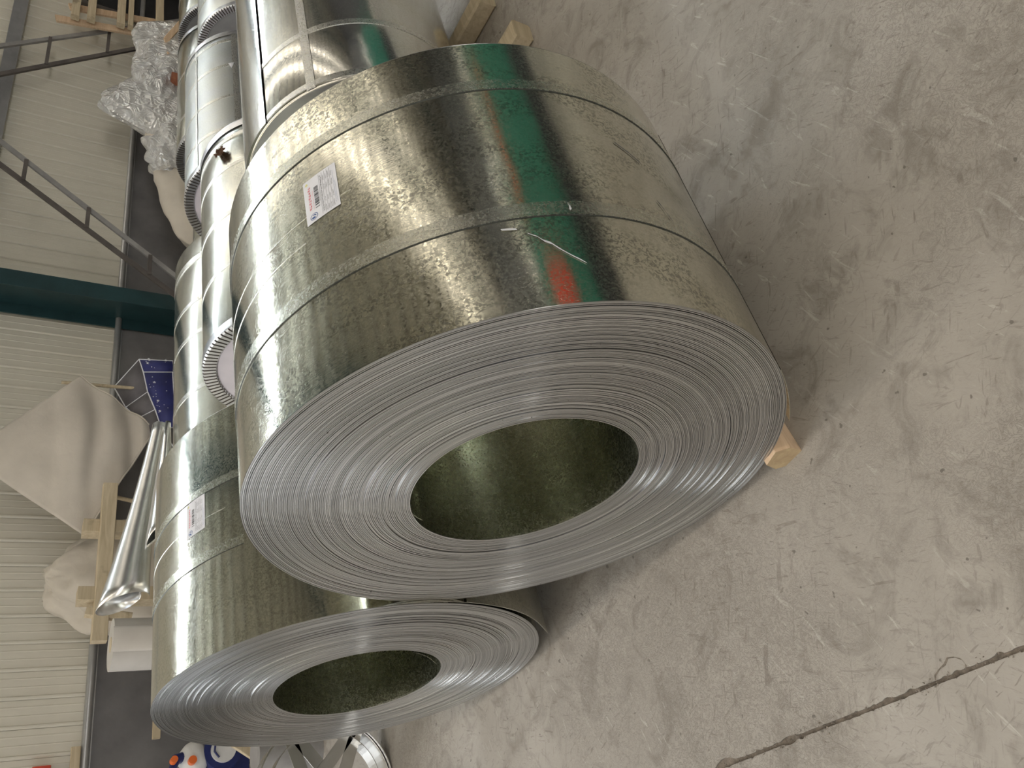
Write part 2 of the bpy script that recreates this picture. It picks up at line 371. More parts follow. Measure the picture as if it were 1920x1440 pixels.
# floor: two slabs with a jagged open joint between them
def joint_x(y):
    return 0.262 + 0.039 * (min(max(y, -1), 4) - 0.82) + 0.0015 * noise.noise((y * 4, 0, 3))
def bite(y, side):
    o_ = side * 11.3
    a = max(0.0, noise.noise((y * 13, 7 + o_, 2)) - 0.22) * 0.030 + max(0.0, noise.noise((y * 48, 3 + o_, 2)) - 0.15) * 0.008
    return 0.0040 + a + 0.0008 * noise.noise((y * 210, o_, 1))
ys = list(np.arange(YR, -1.0, 0.5)) + list(np.arange(-1.0, 4.0, 0.0035)) + list(np.arange(4.0, 7.6, 0.4)) + [7.6]
mb = MB()
for side in (0, 1):
    v = []; f = []
    for y in ys:
        y = float(y); c = joint_x(y); e = c - bite(y, 0) if side == 0 else c + bite(y, 1)
        far = X0 if side == 0 else X1
        v += [(far, y, 0), (e, y, 0), (e, y, -0.015)]
    for i in range(len(ys) - 1):
        a = i * 3; b = a + 3
        q1 = (a, a + 1, b + 1, b); q2 = (a + 1, a + 2, b + 2, b + 1)
        f += [q1, q2] if side == 0 else [q1[::-1], q2[::-1]]
    mb.add(v, f)
fl = struct('floor', mb, 'floor')
mb = MB(); v = []; f = []
for y in ys:
    c = joint_x(float(y)); v += [(c - 0.03, y, -0.007 + 0.004 * noise.noise((y * 30, 0, 0))), (c + 0.03, y, -0.007 + 0.004 * noise.noise((y * 26, 9, 0)))]
for i in range(len(ys) - 1): f.append((2 * i, 2 * i + 1, 2 * i + 3, 2 * i + 2))
mb.add(v, f); part('joint_filling', mb, 'crack', fl, 'dark dirt in the floor joint')
# crumbs of broken concrete along the joint and the small broken-out chip beside it
mb = MB()
for i in range(700):
    y = random.uniform(-0.2, 2.2); c = joint_x(y); s_ = random.uniform(0.001, 0.004)
    x = c + random.gauss(0, 0.007)
    vs = [(x + random.uniform(-s_, s_), y + random.uniform(-s_, s_), random.uniform(0, s_)) for _ in range(4)]
    mb.add(vs, [(0, 1, 2), (0, 2, 3), (0, 3, 1), (1, 3, 2)])
part('joint_crumbs', mb, 'crack', fl, 'crumbs along the joint', 'stuff')
mb = MB(); pts = [(0.266, 0.945), (0.276, 0.938), (0.287, 0.941), (0.297, 0.952), (0.300, 0.966), (0.291, 0.978), (0.289, 0.992), (0.281, 1.008), (0.272, 1.012)]
v = []
for i, (x, y) in enumerate(pts): v += [(x - 0.0012, y - 0.0008, 0.0006), (x + 0.0010 + 0.0012 * (i % 3), y + 0.0008, 0.0006)]
mb.add(v, [(2 * i, 2 * i + 1, 2 * i + 3, 2 * i + 2) for i in range(len(pts) - 1)]); part('broken_chip_edge', mb, 'crack', fl)

# wall on the left: dado, panels, trims, window band
mb = MB(); mb.box((7, -0.10, 0.5), (34, 0.2, 1.0), WT)
wl = struct('wall_left', mb, 'dado')
mb = MB(); mb.box((7, -0.14, 3.1), (34, 0.06, 4.4), WT); part('wall_backing', mb, 'panel', wl)
pitch = 0.1775; base = 1.72 - pitch * 40
prof = [(0, 0.0), (0.010, 0.010), (0.020, 0.010), (0.026, 0.002), (0.075, 0.0005), (0.080, 0.003), (0.086, 0.0005), (0.128, 0.0005), (0.133, 0.003), (0.139, 0.0005), (pitch - 0.002, 0.0)]
def panel_mesh(z0, z1):
    m_ = MB(); v = []; f = []
    for a, o in prof: v += [(a, o - 0.02, z0), (a, o - 0.02, z1)]
    n = len(prof)
    for i in range(n - 1): f.append((2 * i, 2 * i + 1, 2 * i + 3, 2 * i + 2))
    f.append((0, 2 * n - 2, 2 * n - 1, 1)); v0 = len(v)
    m_.add(v, f); return m_.build('wall_panel', 'panel')
proto = panel_mesh(1.0, 5.3); proto_u = proto
proto.parent = wl; first = True
for i in range(190):
    a = base + i * pitch
    if a > 23.5: break
    o = proto if first else proto.copy()
    if not first: COL.objects.link(o)
    o.parent = wl; o.matrix_local = WT @ Matrix.Translation((a, 0, 0)); first = False
mb = MB(); mb.box((7, -0.10, 6.32), (34, 0.2, 1.26), WT); mb.box((-3.6, -0.10, 5.5), (12.8, 0.18, 0.4), WT); part('wall_head', mb, 'panel', wl)
win = MB(); win.box((13.4, -0.12, 5.50), (21.2, 0.03, 0.38), WT); wo = struct('window_1', win, 'window')
mb = MB()
for k in range(16): mb.box((2.8 + k * 1.4, -0.07, 5.52), (0.04, 0.05, 0.48), WT)
for z in (5.30, 5.69): mb.box((7, -0.06, z), (34, 0.08, 0.05), WT)
part('window_frame', mb, 'steel', wo)
mb = MB(); mb.tube([wp(-8, 0.025, 1.01), wp(22, 0.025, 1.01)], 0.026, 10)
mb.box((7, -0.04, 0.985), (34, 0.10, 0.02), WT); struct('trim_1', mb, 'trimm')
# tall daylit window left of the camera's back; it lights the coil faces and the near floor
mb = MB(); mb.box((-1.9, 0.03, 2.75), (4.3, 0.02, 2.6), WT); w2_ = struct('window_2', mb, 'window_low')
mb = MB()
for a in (-4.05, -2.97, -1.9, -0.83, 0.25): mb.box((a, 0.05, 2.75), (0.05, 0.05, 2.65), WT)
for z in (1.44, 2.75, 4.06): mb.box((-1.9, 0.05, z), (4.35, 0.05, 0.05), WT)
part('window_frame', mb, 'steel', w2_)
mb = MB(); mb.box((7, 0.035, 2.09), (34, 0.07, 0.055), WT); mb.box((7, 0.02, 2.15), (34, 0.02, 0.07), WT); struct('trim_2', mb, 'trimm')
# portal frame: green column and rafters
for i, t in enumerate((5.13, 11.13, 17.13, -0.87, -6.87)):
    c = MB()
    T = WT @ Matrix.Translation((t / 0.99665, 0.18, 3.4))
    c.box((0, 0.165, 0), (0.15, 0.012, 6.8), T); c.box((0, -0.155, 0), (0.20, 0.012, 6.8), T)
    c.box((0, 0, 0), (0.010, 0.32, 6.8), T); c.box((0, 0.0, -3.39), (0.30, 0.42, 0.02), T)
    co = struct('trim_%d' % (3 + i), c, 'green')
    r = MB()
    for dz, w_ in ((0.0, 0.30), (-0.5, 0.30)): r.beam((t - 0.1, 6.0, 6.75 + dz), (t + 0.1, YR, 8.4 + dz), w_, 0.02)
    r.beam((t - 0.1, 6.0, 6.5), (t + 0.1, YR, 8.15), 0.02, 0.5)
    part('rafter', r, 'green', co)
# roof with skylight strips and purlins
def roof_z(y): return 6.95 + (6.1 - y) * 0.085
sky_x = [(-8.6, -7.7), (-4.6, -3.4), (-0.3, 0.9), (9.8, 10.5), (12.0, 12.9), (18.0, 18.8)]  # the strip above the camera is added to light the floor
rf = MB(); edges = [X0] + [e for s_ in sky_x for e in s_] + [X1]
for i in range(0, len(edges), 2):
    a, b_ = edges[i], edges[i + 1]
    n = max(2, int((b_ - a) / 0.15)); v = []; f = []
    for k in range(n + 1):
        x = a + (b_ - a) * k / n; dz = 0.03 if k % 2 else 0
        v += [(x, 6.6, roof_z(6.6) + dz), (x, YR - 0.2, roof_z(YR) + dz)]
    for k in range(n): f.append((2 * k, 2 * k + 2, 2 * k + 3, 2 * k + 1))
    rf.add(v, f)
ce = struct('ceiling', rf, 'roof')
for a, b_ in sky_x:
    s_ = MB(); s_.add([(a, 6.6, roof_z(6.6) + 0.02), (b_, 6.6, roof_z(6.6) + 0.02), (b_, YR - .2, roof_z(YR) + 0.02), (a, YR - .2, roof_z(YR) + 0.02)], [(0, 1, 2, 3)])
    part('skylight', s_, 'skylight', ce, 'translucent daylight strip in the roof')
for k in range(22):
    y = 5.6 - k * 0.85; p = MB(); p.box(((X0 + X1) / 2, y, roof_z(y) - 0.11), (X1 - X0, 0.15, 0.2)); part('purlin', p, 'steel_dark', ce)
# the other sides of the hall
mb = MB(); mb.box(((X0 + X1) / 2, YR - 0.1, 4.3), (X1 - X0, 0.2, 8.6))
wr = struct('wall_right', mb, 'dado')
mb = MB(); mb.box((0.0, YR + 0.03, 4.9), (15.0, 0.03, 2.0)); w3_ = struct('fill_light_panel', mb, 'fill_far')  # added unseen glowing panel, brightens the roof and the left wall
mb = MB()
for k in range(11): mb.box((-7.5 + 1.5 * k, YR + 0.06, 4.9), (0.06, 0.05, 2.05))
part('window_frame', mb, 'steel', w3_)  # bars across the added fill panel
mb = MB(); mb.box((X1 + 0.1, (YR + 6.2) / 2, 4.3), (0.2, 6.2 - YR + 1, 8.8)); struct('wall_far', mb, 'dado')
mb = MB(); yd0, yd1, zd = -7.0, 3.5, 5.2
mb.box((X0 - 0.1, (YR + yd0) / 2, 4.3), (0.2, yd0 - YR, 8.8)); mb.box((X0 - 0.1, (7.5 + yd1) / 2, 4.3), (0.2, 7.5 - yd1, 8.8)); mb.box((X0 - 0.1, (yd0 + yd1) / 2, 6.95), (0.2, yd1 - yd0, 3.5))
struct('wall_near', mb, 'panel')
mb = MB(); mb.box((-26, -2, -0.06), (32, 40, 0.1)); struct('trim_8', mb, 'crack')
# black panel stands in for an unlit doorway in the left wall, far right of the picture
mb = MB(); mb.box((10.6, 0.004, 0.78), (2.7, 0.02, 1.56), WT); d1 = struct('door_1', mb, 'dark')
mb = MB()
for a in (9.25, 11.95): mb.box((a, 0.02, 0.78), (0.05, 0.05, 1.56), WT)
mb.box((10.6, 0.02, 1.58), (2.75, 0.05, 0.05), WT); part('door_frame', mb, 'steel_dark', d1)

# ------------------------------------------------------------------ coils
def four(c):
    c = list(c)
    def f(th):
        r = c[0]
        for k in range(1, (len(c) - 1) // 2 + 1): r = r + c[2 * k - 1] * np.cos(k * th) + c[2 * k] * np.sin(k * th)
        return r
    return f
class Cyl:
    """cross-section r_out(theta), theta from +y towards +z, axis along x"""
    def __init__(s, y, z, fo): s.y, s.z, s.fo = y, z, fo
    def p(s, x, th, dr=0.0):
        r = s.fo(th) + dr; return (x, s.y + r * math.cos(th), s.z + r * math.sin(th))
    def th(s, y, z): return math.atan2(z - s.z, y - s.y)
def body(cy, x0, x1, seg=288, nx=2, dr=0.0, th0=0.0, th1=2 * PI, inner=False, edge_round=0.0, mb=None, r_ref=0.6):
    mb = mb or MB(); full = abs(th1 - th0 - 2 * PI) < 1e-6
    ths = np.linspace(th0, th1, seg + 1)
    if edge_round:
        e = edge_round
        xs = [(x0, -e), (x0 + e * .3, -e * .3), (x0 + e, 0)] + [(x, 0) for x in np.linspace(x0 + e, x1 - e, nx)[1:-1]] + [(x1 - e, 0), (x1 - e * .3, -e * .3), (x1, -e)]
    else: xs = [(x, 0) for x in np.linspace(x0, x1, nx)]
    P = np.zeros((seg + 1, len(xs), 3))
    for j, (x, d_) in enumerate(xs):
        r = cy.fo(ths) + dr + d_
        P[:, j, 0] = x; P[:, j, 1] = cy.y + r * np.cos(ths); P[:, j, 2] = cy.z + r * np.sin(ths)
    grid(mb, P, uv=lambda i, j: (ths[i] * r_ref, xs[j][0]), flip=inner)
    return mb
def band_ring(cy, xa, xb, h=0.0012, th0=0.0, th1=2 * PI, seg=200, base=-0.0006):
    """closed strip on the surface between xa and xb"""
    mb = MB(); ths = np.linspace(th0, th1, seg + 1)
    prof_ = [(xa, base), (xa, h), (xb, h), (xb, base)]
    for k in range(3):
        P = np.zeros((seg + 1, 2, 3))
        for j in (0, 1):
            x, d_ = prof_[k + j]; r = cy.fo(ths) + d_
            P[:, j, 0] = x; P[:, j, 1] = cy.y + r * np.cos(ths); P[:, j, 2] = cy.z + r * np.sin(ths)
        grid(mb, P, uv=lambda i, j: (ths[i] * 0.6, prof_[k + j][0]))
    return mb
def wound_face(x, y, z, fo, fi, n, seg, sign=-1, jit=0.0004, seed=1):
    """one end of a coil: n windings, each a proud edge with a gap beside it"""
    rg = np.random.default_rng(seed); ths = np.linspace(0, 2 * PI, seg + 1)
    Ro, Ri = fo(ths), fi(ths); rows = []
    slow = 0
    for k in range(n):
        slow = 0.85 * slow + rg.normal(0, 0.00035); d0 = rg.normal(0, jit) + slow
        if rg.random() < 0.06: d0 -= 0.0015
        w = 1.0 / n; g = 0.22 + 0.1 * rg.random()
        if rg.random() < 0.08: g = 0.5
        a = k * w
        rows += [(a, -0.0045), (a + w * g * 0.5, -0.0045), (a + w * g * 0.75, d0), (a + w * 0.96, d0)]
    rows.append((1.0, 0.0))
    P = np.zeros((seg + 1, len(rows), 3)); F = np.array([r[0] for r in rows])
    for j, (s_, d_) in enumerate(rows):
        # strip edges stray slowly round the coil
        r = Ri + (Ro - Ri) * s_ + 0.0004 * np.sin(ths * 2 + s_ * 40)
        P[:, j, 0] = x + sign * d_; P[:, j, 1] = y + r * np.cos(ths); P[:, j, 2] = z + r * np.sin(ths)
    mb = MB(); Rm_ = 0.25 + 0.34 * F
    grid(mb, P, uv=lambda i, j: (ths[i] * 0.42, float(Rm_[j])), smooth=False, flip=(sign > 0))
    return mb

def patch(cy, xa, ya, za, xb, yb, zb, dr=0.0009): pass

A_FO = four([0.5932, 0.0008, -0.005, -0.007, -0.0001, -0.0017, 0.0029, 0.004, 0.0002])
A_FI = four([0.2522, -0.0045, 0.0038, -0.0002, 0.0026, 0.002, 0.0005])
B_FO = four([0.5925, 0.0005, 0.0079, 0.0040, 0.0070, -0.0020, 0.0018])
B_FI = four([0.2684, 0.0035, -0.003, 0.0089, -0.0017, 0.0017, -0.0005])
AX0, AX1, AY, AZ = 0.8429, 1.6016, 1.2934, 0.634
BX0, BX1, BY, BZ = 0.8355, 1.594, 2.4805, 0.592
cA = Cyl(AY, AZ, A_FO); cB = Cyl(BY, BZ, B_FO)

def glyph_row(mb, place, u0, u1, v0, v1, n, m, dens=5):
    """illegible printed characters: each a cluster of tiny strokes"""
    w = (u1 - u0) / n
    for i in range(n):
        a = u0 + i * w
        for _ in range(dens):
            if random.random() < 0.5:
                uu = a + random.uniform(0.05, 0.7) * w; place(mb, uu, uu + w * 0.12, v0 + random.uniform(0, .3) * (v1 - v0), v1 - random.uniform(0, .3) * (v1 - v0), m)
            else:
                vv = v0 + random.uniform(0, 0.85) * (v1 - v0); place(mb, a + w * 0.08, a + w * 0.8, vv, vv + (v1 - v0) * 0.13, m)
def sticker(root, cy, x0, x1, thA, thB, thC):
    """paper label: u along +x, v from the upper edge (thA) down to thB"""
    L = x1 - x0
    def pt(u, v, dr): return cy.p(x0 + u * L + v * 0.004, thA + (thB - thA) * v, dr)
    sheet = MB(); nv = 12
    P = np.array([[pt(u, j / nv, 0.0012) for j in range(nv + 1)] for u in (0, 1)]); grid(sheet, P)
    st = part('sticker', sheet, 'paper', root, 'white printed paper label')
    def place(mb, u0, u1, v0, v1, m):
        n = max(1, int((v1 - v0) * 10)); Q = np.array([[pt(u, v0 + (v1 - v0) * j / n, 0.0015) for j in range(n + 1)] for u in (u0, u1)])
        grid(mb, Q, m=m)
    pk = MB(); random.seed(3)
    glyph_row(pk, place, 0.28, 0.84, 0.13, 0.215, 9, 0, 6)          # red heading
    glyph_row(pk, place, 0.26, 0.70, 0.25, 0.285, 22, 0, 2)
    for k in range(46):                                              # barcode
        if random.random() < 0.72: place(pk, 0.25 + k * 0.0113, 0.25 + k * 0.0113 + random.choice((0.006, 0.0115)), 0.31, 0.44, 1)
    glyph_row(pk, place, 0.34, 0.62, 0.455, 0.48, 14, 1, 2)
    glyph_row(pk, place, 0.08, 0.92, 0.515, 0.56, 22, 1, 4)
    for v in (0.49, 0.585, 0.66, 0.735, 0.81): place(pk, 0.04, 0.96, v, v + 0.005, 1)
    for v in (0.60, 0.675, 0.75, 0.83):
        for (a, b_) in ((0.06, 0.22), (0.27, 0.42), (0.55, 0.72), (0.76, 0.92)): glyph_row(pk, place, a, b_ - random.uniform(0, .05), v, v + 0.038, 6, 1, 3)
    glyph_row(pk, place, 0.10, 0.86, 0.885, 0.91, 30, 3, 2); glyph_row(pk, place, 0.10, 0.60, 0.925, 0.95, 20, 3, 2)
    # round blue emblem: outer ring with a shape inside, small yellow mark at the other end
    for (rad, rin, m, a0, a1) in ((1.0, 0.86, 3, 0, 2 * PI), (0.66, 0.0, 3, 2.4, 4.6), (0.6, 0.35, 3, -0.6, 1.4)):
        n = 28
        for k in range(n):
            a, b_ = a0 + (a1 - a0) * k / n, a0 + (a1 - a0) * (k + 1) / n
            ring = []
            for (r_, q) in ((rad, a), (rad, b_), (rin, b_), (rin, a)):
                ring.append(pt(0.115 + 0.07 * r_ * math.cos(q), 0.235 + 0.115 * r_ * math.sin(q), 0.0016))
            pk.add(ring, [(0, 1, 2, 3)], None, m)
    pk.add([pt(0.90, 0.06, 0.0016), pt(0.95, 0.11, 0.0016), pt(0.90, 0.16, 0.0016), pt(0.88, 0.11, 0.0016)], [(0, 1, 2, 3)], None, 2)
    part('sticker_print', pk, ['red_ink', 'black_ink', 'yellow_ink', 'blue_ink'], st, 'printing on the label', 'stuff')

def hot_coil(label, X0_, X1_, cy, fi, n, seg, mat, seed):
    r = thing('steel_coil', (X0_, cy.y, 0), label, 'steel coil', 'large bare galvanised coils')
    part('outer_wrap', body(cy, X0_ + 0.0005, X1_, seg, 4), mat, r)
    part('wound_strip_edges', wound_face(X0_, cy.y, cy.z, cy.fo, fi, n, seg, -1, seed=seed), 'edge', r, 'silvery spiral of strip edges on the near face')
    part('far_strip_edges', wound_face(X1_, cy.y, cy.z, cy.fo, fi, 40, 144, 1, seed=seed + 5), 'edge', r)
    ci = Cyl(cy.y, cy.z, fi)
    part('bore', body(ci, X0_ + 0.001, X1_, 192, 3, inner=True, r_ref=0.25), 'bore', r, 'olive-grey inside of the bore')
    return r
random.seed(5)
ra = hot_coil('large bare galvanised steel coil nearest the camera, face spiral fully in view', AX0, AX1, cA, A_FI, 98, 300, 'coil', 11)
rb = hot_coil('bare galvanised steel coil standing left of the nearest coil, loose tail at its foot', BX0, BX1, cB, B_FI, 104, 260, 'coil_b', 23)
for root, cy, sp in ((ra, cA, ((1.435, 1.466), (1.053, 1.088))), (rb, cB, ((1.11, 1.140), (1.33, 1.356)))):
    for xa, xb in sp: part('steel_strap', band_ring(cy, xa, xb, 0.0022), 'strap', root)
    for xa, xb in sp:  # raised dark cut edge along the near side of each strap
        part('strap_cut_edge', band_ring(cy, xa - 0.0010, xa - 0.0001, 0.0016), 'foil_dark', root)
# hairline raised scratches round coil A
part('raised_scratch', band_ring(cA, 1.196, 1.1985, 0.0008, 0.6, 2.0, 80), 'strap_light', ra)
part('raised_scratch', band_ring(cA, 1.262, 1.2635, 0.0007, 1.2, 2.2, 80), 'strap_light', ra)
part('raised_scratch', band_ring(cB, 1.245, 1.247, 0.0008, 0.9, 2.2, 80), 'strap_light', rb)
tA = lambda y, z: cA.th(y, z)
sticker(ra, cA, 1.234, 1.359, tA(1.039, 1.168), tA(0.966, 1.128), 0)
sticker(rb, cB, 1.212, 1.327, cB.th(2.272, 1.146), cB.th(2.197, 1.112), 0)
# loose outermost wrap of coil A at lower right, tab inside the bore
def strip_sheet(name, pts, xa, xb, mat, root, thick=0.0012, nx=2, u0=0.0):
    """sheet following a cross-section polyline (y,z), from xa to xb"""
    pts = [Vector((0, p[0], p[1])) for p in pts]; mb = MB(); n = len(pts)
    nrm = []
    for i in range(n):
        t = (pts[min(i + 1, n - 1)] - pts[max(i - 1, 0)]).normalized(); nrm.append(Vector((0, -t.z, t.y)))
    L = [0]
    for i in range(1, n): L.append(L[-1] + (pts[i] - pts[i - 1]).length)
    for s_ in (1, -1):
        P = np.zeros((n, 2, 3))
        for i in range(n):
            q = pts[i] + nrm[i] * thick * 0.5 * s_
            P[i, 0] = (xa, q.y, q.z); P[i, 1] = (xb, q.y, q.z)
        grid(mb, P, uv=lambda i, j: (L[i] + u0, (xa, xb)[j]), flip=(s_ < 0))
    for x in (xa, xb):
        P = np.zeros((n, 2, 3))
        for i in range(n):
            for j, s_ in enumerate((1, -1)):
                q = pts[i] + nrm[i] * thick * 0.5 * s_; P[i, j] = (x, q.y, q.z)
        grid(mb, P, uv=lambda i, j: (L[i], 0.3), smooth=False)
    return part(name, mb, mat, root)
def smooth_pts(pts, n=40):
    P = np.array(pts, float); d = np.r_[0, np.cumsum(np.hypot(*np.diff(P, axis=0).T))]; t = np.linspace(0, d[-1], n)
    out = np.stack([np.interp(t, d, P[:, 0]), np.interp(t, d, P[:, 1])], 1)
    for _ in range(6): out[1:-1] = (out[:-2] + 2 * out[1:-1] + out[2:]) / 4
    return [tuple(p) for p in out]
# coil A: last turn stands off a little and ends near the timber
pa = []
for k in range(70):
    th = PI + math.radians(34 + k * 0.32); g = 0.0008 + 0.011 * (k / 69) ** 2
    r = A_FO(th) + g; pa.append((AY + r * math.cos(th), AZ + r * math.sin(th)))
strip_sheet('loose_outer_turn', pa, AX0 - 0.001, AX1, 'coil', ra, u0=0.6 * (PI + math.radians(34)))
strip_sheet('bore_tab', smooth_pts([(1.405, 0.863), (1.43, 0.851), (1.452, 0.828), (1.462, 0.809)], 14), AX0 + 0.001, AX1 - 0.02, 'bore', ra)
# coil B: loose turn with its tail reaching toward the floor
pb = []
for k in range(60):
    th = PI + math.radians(-48 + k * 1.35); g = 0.0025 + 0.013 * (k / 59) ** 1.3
    r = B_FO(th) + g; pb.append((BY + r * math.cos(th), BZ + r * math.sin(th)))
strip_sheet('loose_outer_turn', pb, BX0 - 0.001, BX1, 'coil_b', rb)
strip_sheet('strip_tail', smooth_pts([(1.873, 0.50), (1.893, 0.42), (1.932, 0.31), (2.004, 0.205), (2.046, 0.160), (2.118, 0.090)], 30), BX0 - 0.002, BX1 - 0.01, 'coil_b', rb)
strip_sheet('bore_tab', smooth_pts([(2.235, 0.505), (2.262, 0.455), (2.302, 0.415), (2.345, 0.378)], 16), BX0 + 0.001, BX0 + 0.06, 'bore', rb)
# scuffs on coil A
def scuff(name, cy, line, w, mat, root, dr=0.0018):
    mb = MB(); n = len(line); P = np.zeros((n, 2, 3))
    for i, (x, y, z) in enumerate(line):
        th = cy.th(y, z); ww = w * (0.35 + 0.65 * math.sin(PI * (i + 0.5) / n)) * (0.7 + 0.6 * random.random())
        P[i, 0] = cy.p(x - ww, th + ww * 0.6, dr); P[i, 1] = cy.p(x + ww, th - ww * 0.6, dr)
    grid(mb, P); return part(name, mb, mat, root)
scuff('white_scuff', cA, [(1.012, 0.758, 0.885), (1.002, 0.752, 0.872), (0.990, 0.748, 0.864), (0.982, 0.744, 0.853), (0.972, 0.741, 0.846), (0.962, 0.738, 0.838), (0.950, 0.734, 0.827), (0.938, 0.730, 0.814), (0.930, 0.728, 0.806)], 0.0035, 'scuff', ra)
scuff('white_scuff', cA, [(1.085, 0.728, 0.80), (1.078, 0.727, 0.798), (1.07, 0.727, 0.797), (1.064, 0.727, 0.80)], 0.005, 'scuff', ra, 0.0030)
scuff('white_scuff', cA, [(1.03, 0.775, 0.925), (1.028, 0.77, 0.91), (1.026, 0.766, 0.90)], 0.003, 'scuff', ra)
scuff('dark_smudge', cA, [(1.137, 0.705, 0.58), (1.128, 0.705, 0.573), (1.115, 0.705, 0.57), (1.103, 0.705, 0.566), (1.093, 0.705, 0.56)], 0.009, 'black_ink', ra)
scuff('dark_smudge', cA, [(1.30, 0.705, 0.63), (1.28, 0.705, 0.60), (1.26, 0.705, 0.575)], 0.004, 'black_ink', ra)

# ------------------------------------------------------------------ wrapped coils behind
def wrapped(label, x0, x1, y, z, r, mat='wrap', bands=(), axial=(), crimp=True, cover='cover', bore=False, wob=0.004, seed=0, seam=None):
    fo = four([r, 0, wob * 0.6, wob * math.cos(seed), wob * math.sin(seed), 0.0015 * math.cos(seed * 2), 0.0015]); cy = Cyl(y, z, fo)
    root = thing('wrapped_coil', (x0, y, 0), label, 'steel coil', 'coils wrapped in galvanised sheet')
    part('wrapping_sheet', body(cy, x0, x1, 160, 5, edge_round=0.008, r_ref=r), mat, root)
    for xa, xb in bands: part('steel_strap', band_ring(cy, xa, xb, 0.002, seg=140), 'strap_light', root)
    for th, w in axial: part('lengthwise_strap', body(cy, x0 - 0.001, x1 + 0.001, 4, 2, dr=0.0032, th0=th - w / r / 2, th1=th + w / r / 2), 'strap_light', root)
    if seam is not None:
        part('overlapping_sheet', band_ring(cy, x0 + 0.003, x1 - 0.003, 0.006, seam[0], seam[1], 60), mat, root)
    # crimped edge protectors: toothed ring folded over the edge
    ends = [(x0, -1), (x1, 1)]
    for xe, sg in ends:
        if crimp:
            n = 112; mb = MB(); ths = np.concatenate([(k + np.array([0.0, 0.62, 0.70, 0.92])) * 2 * PI / n for k in range(n)] + [[2 * PI]])
            low = np.array([0.0, 0.0, 1.0, 1.0] * n + [0.0])
            rows = [(0.003, -0.045, 0), (0.0045, -0.004, 0), (0.0035, 0.004, 0.15), (-0.004, 0.0085, 1.0), (-0.052, 0.0055, 1.0), (-0.058, 0.0, 0.3)]
            P = np.zeros((4 * n + 1, len(rows), 3))
            for j, (dr, dx, k) in enumerate(rows):
                rr = fo(ths) + dr; P[:, j, 0] = xe + sg * (dx - k * 0.008 * low); P[:, j, 1] = y + rr * np.cos(ths); P[:, j, 2] = z + rr * np.sin(ths)
            f0 = len(mb.f); grid(mb, P, smooth=False, flip=(sg > 0)); nr = len(rows) - 1
            for q in range(f0, len(mb.f)):
                i_, j_ = divmod(q - f0, nr)
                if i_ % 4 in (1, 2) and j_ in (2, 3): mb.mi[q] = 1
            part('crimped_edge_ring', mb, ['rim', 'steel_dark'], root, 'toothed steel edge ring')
        mb = MB(); n = 96; ths = np.linspace(0, 2 * PI, n + 1); rin = 0.2 if bore else 0.01
        P = np.zeros((n + 1, 3, 3))
        for j, (k, dx) in enumerate(((1, -0.004), (0.5, -0.002), (0, -0.003))):
            rr = (fo(ths) - 0.01) * k + rin * (1 - k) if k else np.full(n + 1, rin)
            P[:, j, 0] = xe + sg * dx; P[:, j, 1] = y + rr * np.cos(ths); P[:, j, 2] = z + rr * np.sin(ths)
        grid(mb, P, smooth=False, flip=(sg > 0)); part('end_cover', mb, cover, root)
    if bore:
        ci = Cyl(y, z, lambda th: 0.2 + 0 * th); part('bore', body(ci, x0, x1, 64, 2, inner=True), 'foil_dark', root)
    return root, cy
def blocks(label, cx, y, z, ln, gap, hh):
    pass
rk, cK = wrapped('shiny wrapped coil directly behind the nearest bare coil, with lengthwise tape and seam', 2.573, 3.90, 1.872, 0.548, 0.456, 'wrap_bright', bands=((2.588, 2.617), (2.91, 2.94)), axial=((math.radians(133), 0.034),), crimp=False, cover='foil', seed=1.0, seam=(math.radians(66), math.radians(106)))
rd, cD = wrapped('wrapped coil with pale lilac end disc, its toothed rim seen above the nearest coil', 2.35, 3.66, 2.78, 0.568, 0.40, 'wrap', bands=((2.70, 2.72), (3.02, 3.045), (3.34, 3.36), (3.55, 3.575)), axial=((math.radians(60), 0.03),), seed=2.2)
rc, cC = wrapped('long pale wrapped coil standing behind the left bare coil', 1.72, 3.84, 3.737, 0.46, 0.46, 'wrap', bands=((2.72, 2.75), (3.10, 3.125), (3.34, 3.365), (3.66, 3.70)), crimp=False, seed=0.4, cover='cover_grey')
re_, cE = wrapped('dull grey wrapped coil with crossing straps, behind the coil with the dry leaf', 4.36, 5.72, 3.60, 0.444, 0.444, 'wrap_dull', bands=((4.62, 4.65), (4.95, 4.975), (5.30, 5.33), (5.60, 5.63)), axial=((math.atan2(.66 - .444, 3.206 - 3.6), 0.035), (math.radians(112), 0.02)), seed=3.0, cover='cover')
rj, cJ = wrapped('wrapped coil furthest back at the picture top, dark open end with toothed rim', 6.2, 7.5, 3.60, 0.40, 0.398, 'wrap_dull', bands=((6.5, 6.53),), seed=1.7, cover='cover_grey', bore=True)
rg_, cG = wrapped('beige-looking wrapped coil beside the plastic film heap, grey end disc', 5.80, 7.30, 4.42, 0.398, 0.398, 'wrap', bands=((6.1, 6.13), (6.7, 6.73)), seed=2.7, cover='cover_grey')
rl, cL = wrapped('wrapped coil at the very top edge beside the wooden crate parts', 7.62, 9.0, 4.42, 0.398, 0.398, 'wrap', bands=((8.1, 8.13),), seed=1.1, cover='cover_grey')
rh, cH = wrapped('narrow wrapped coil between the long coil and the film heap', 3.95, 5.55, 4.50, 0.33, 0.33, 'wrap', bands=((4.4, 4.42), (4.9, 4.92)), seed=0.9, crimp=False, cover='cover_grey')
# timbers under the coils
def timber(label, p, q, w, h, mat='wood_new', chamfer=0.008, name='wooden_timber', group='timbers under the coils'):
    c = (Vector(p) + Vector(q)) / 2
    mb = MB(); mb.beam(Vector(p) - c, Vector(q) - c, w, h, chamfer); o = mb.build(name, mat); o.location = c
    return tag(o, label, 'timber', group)
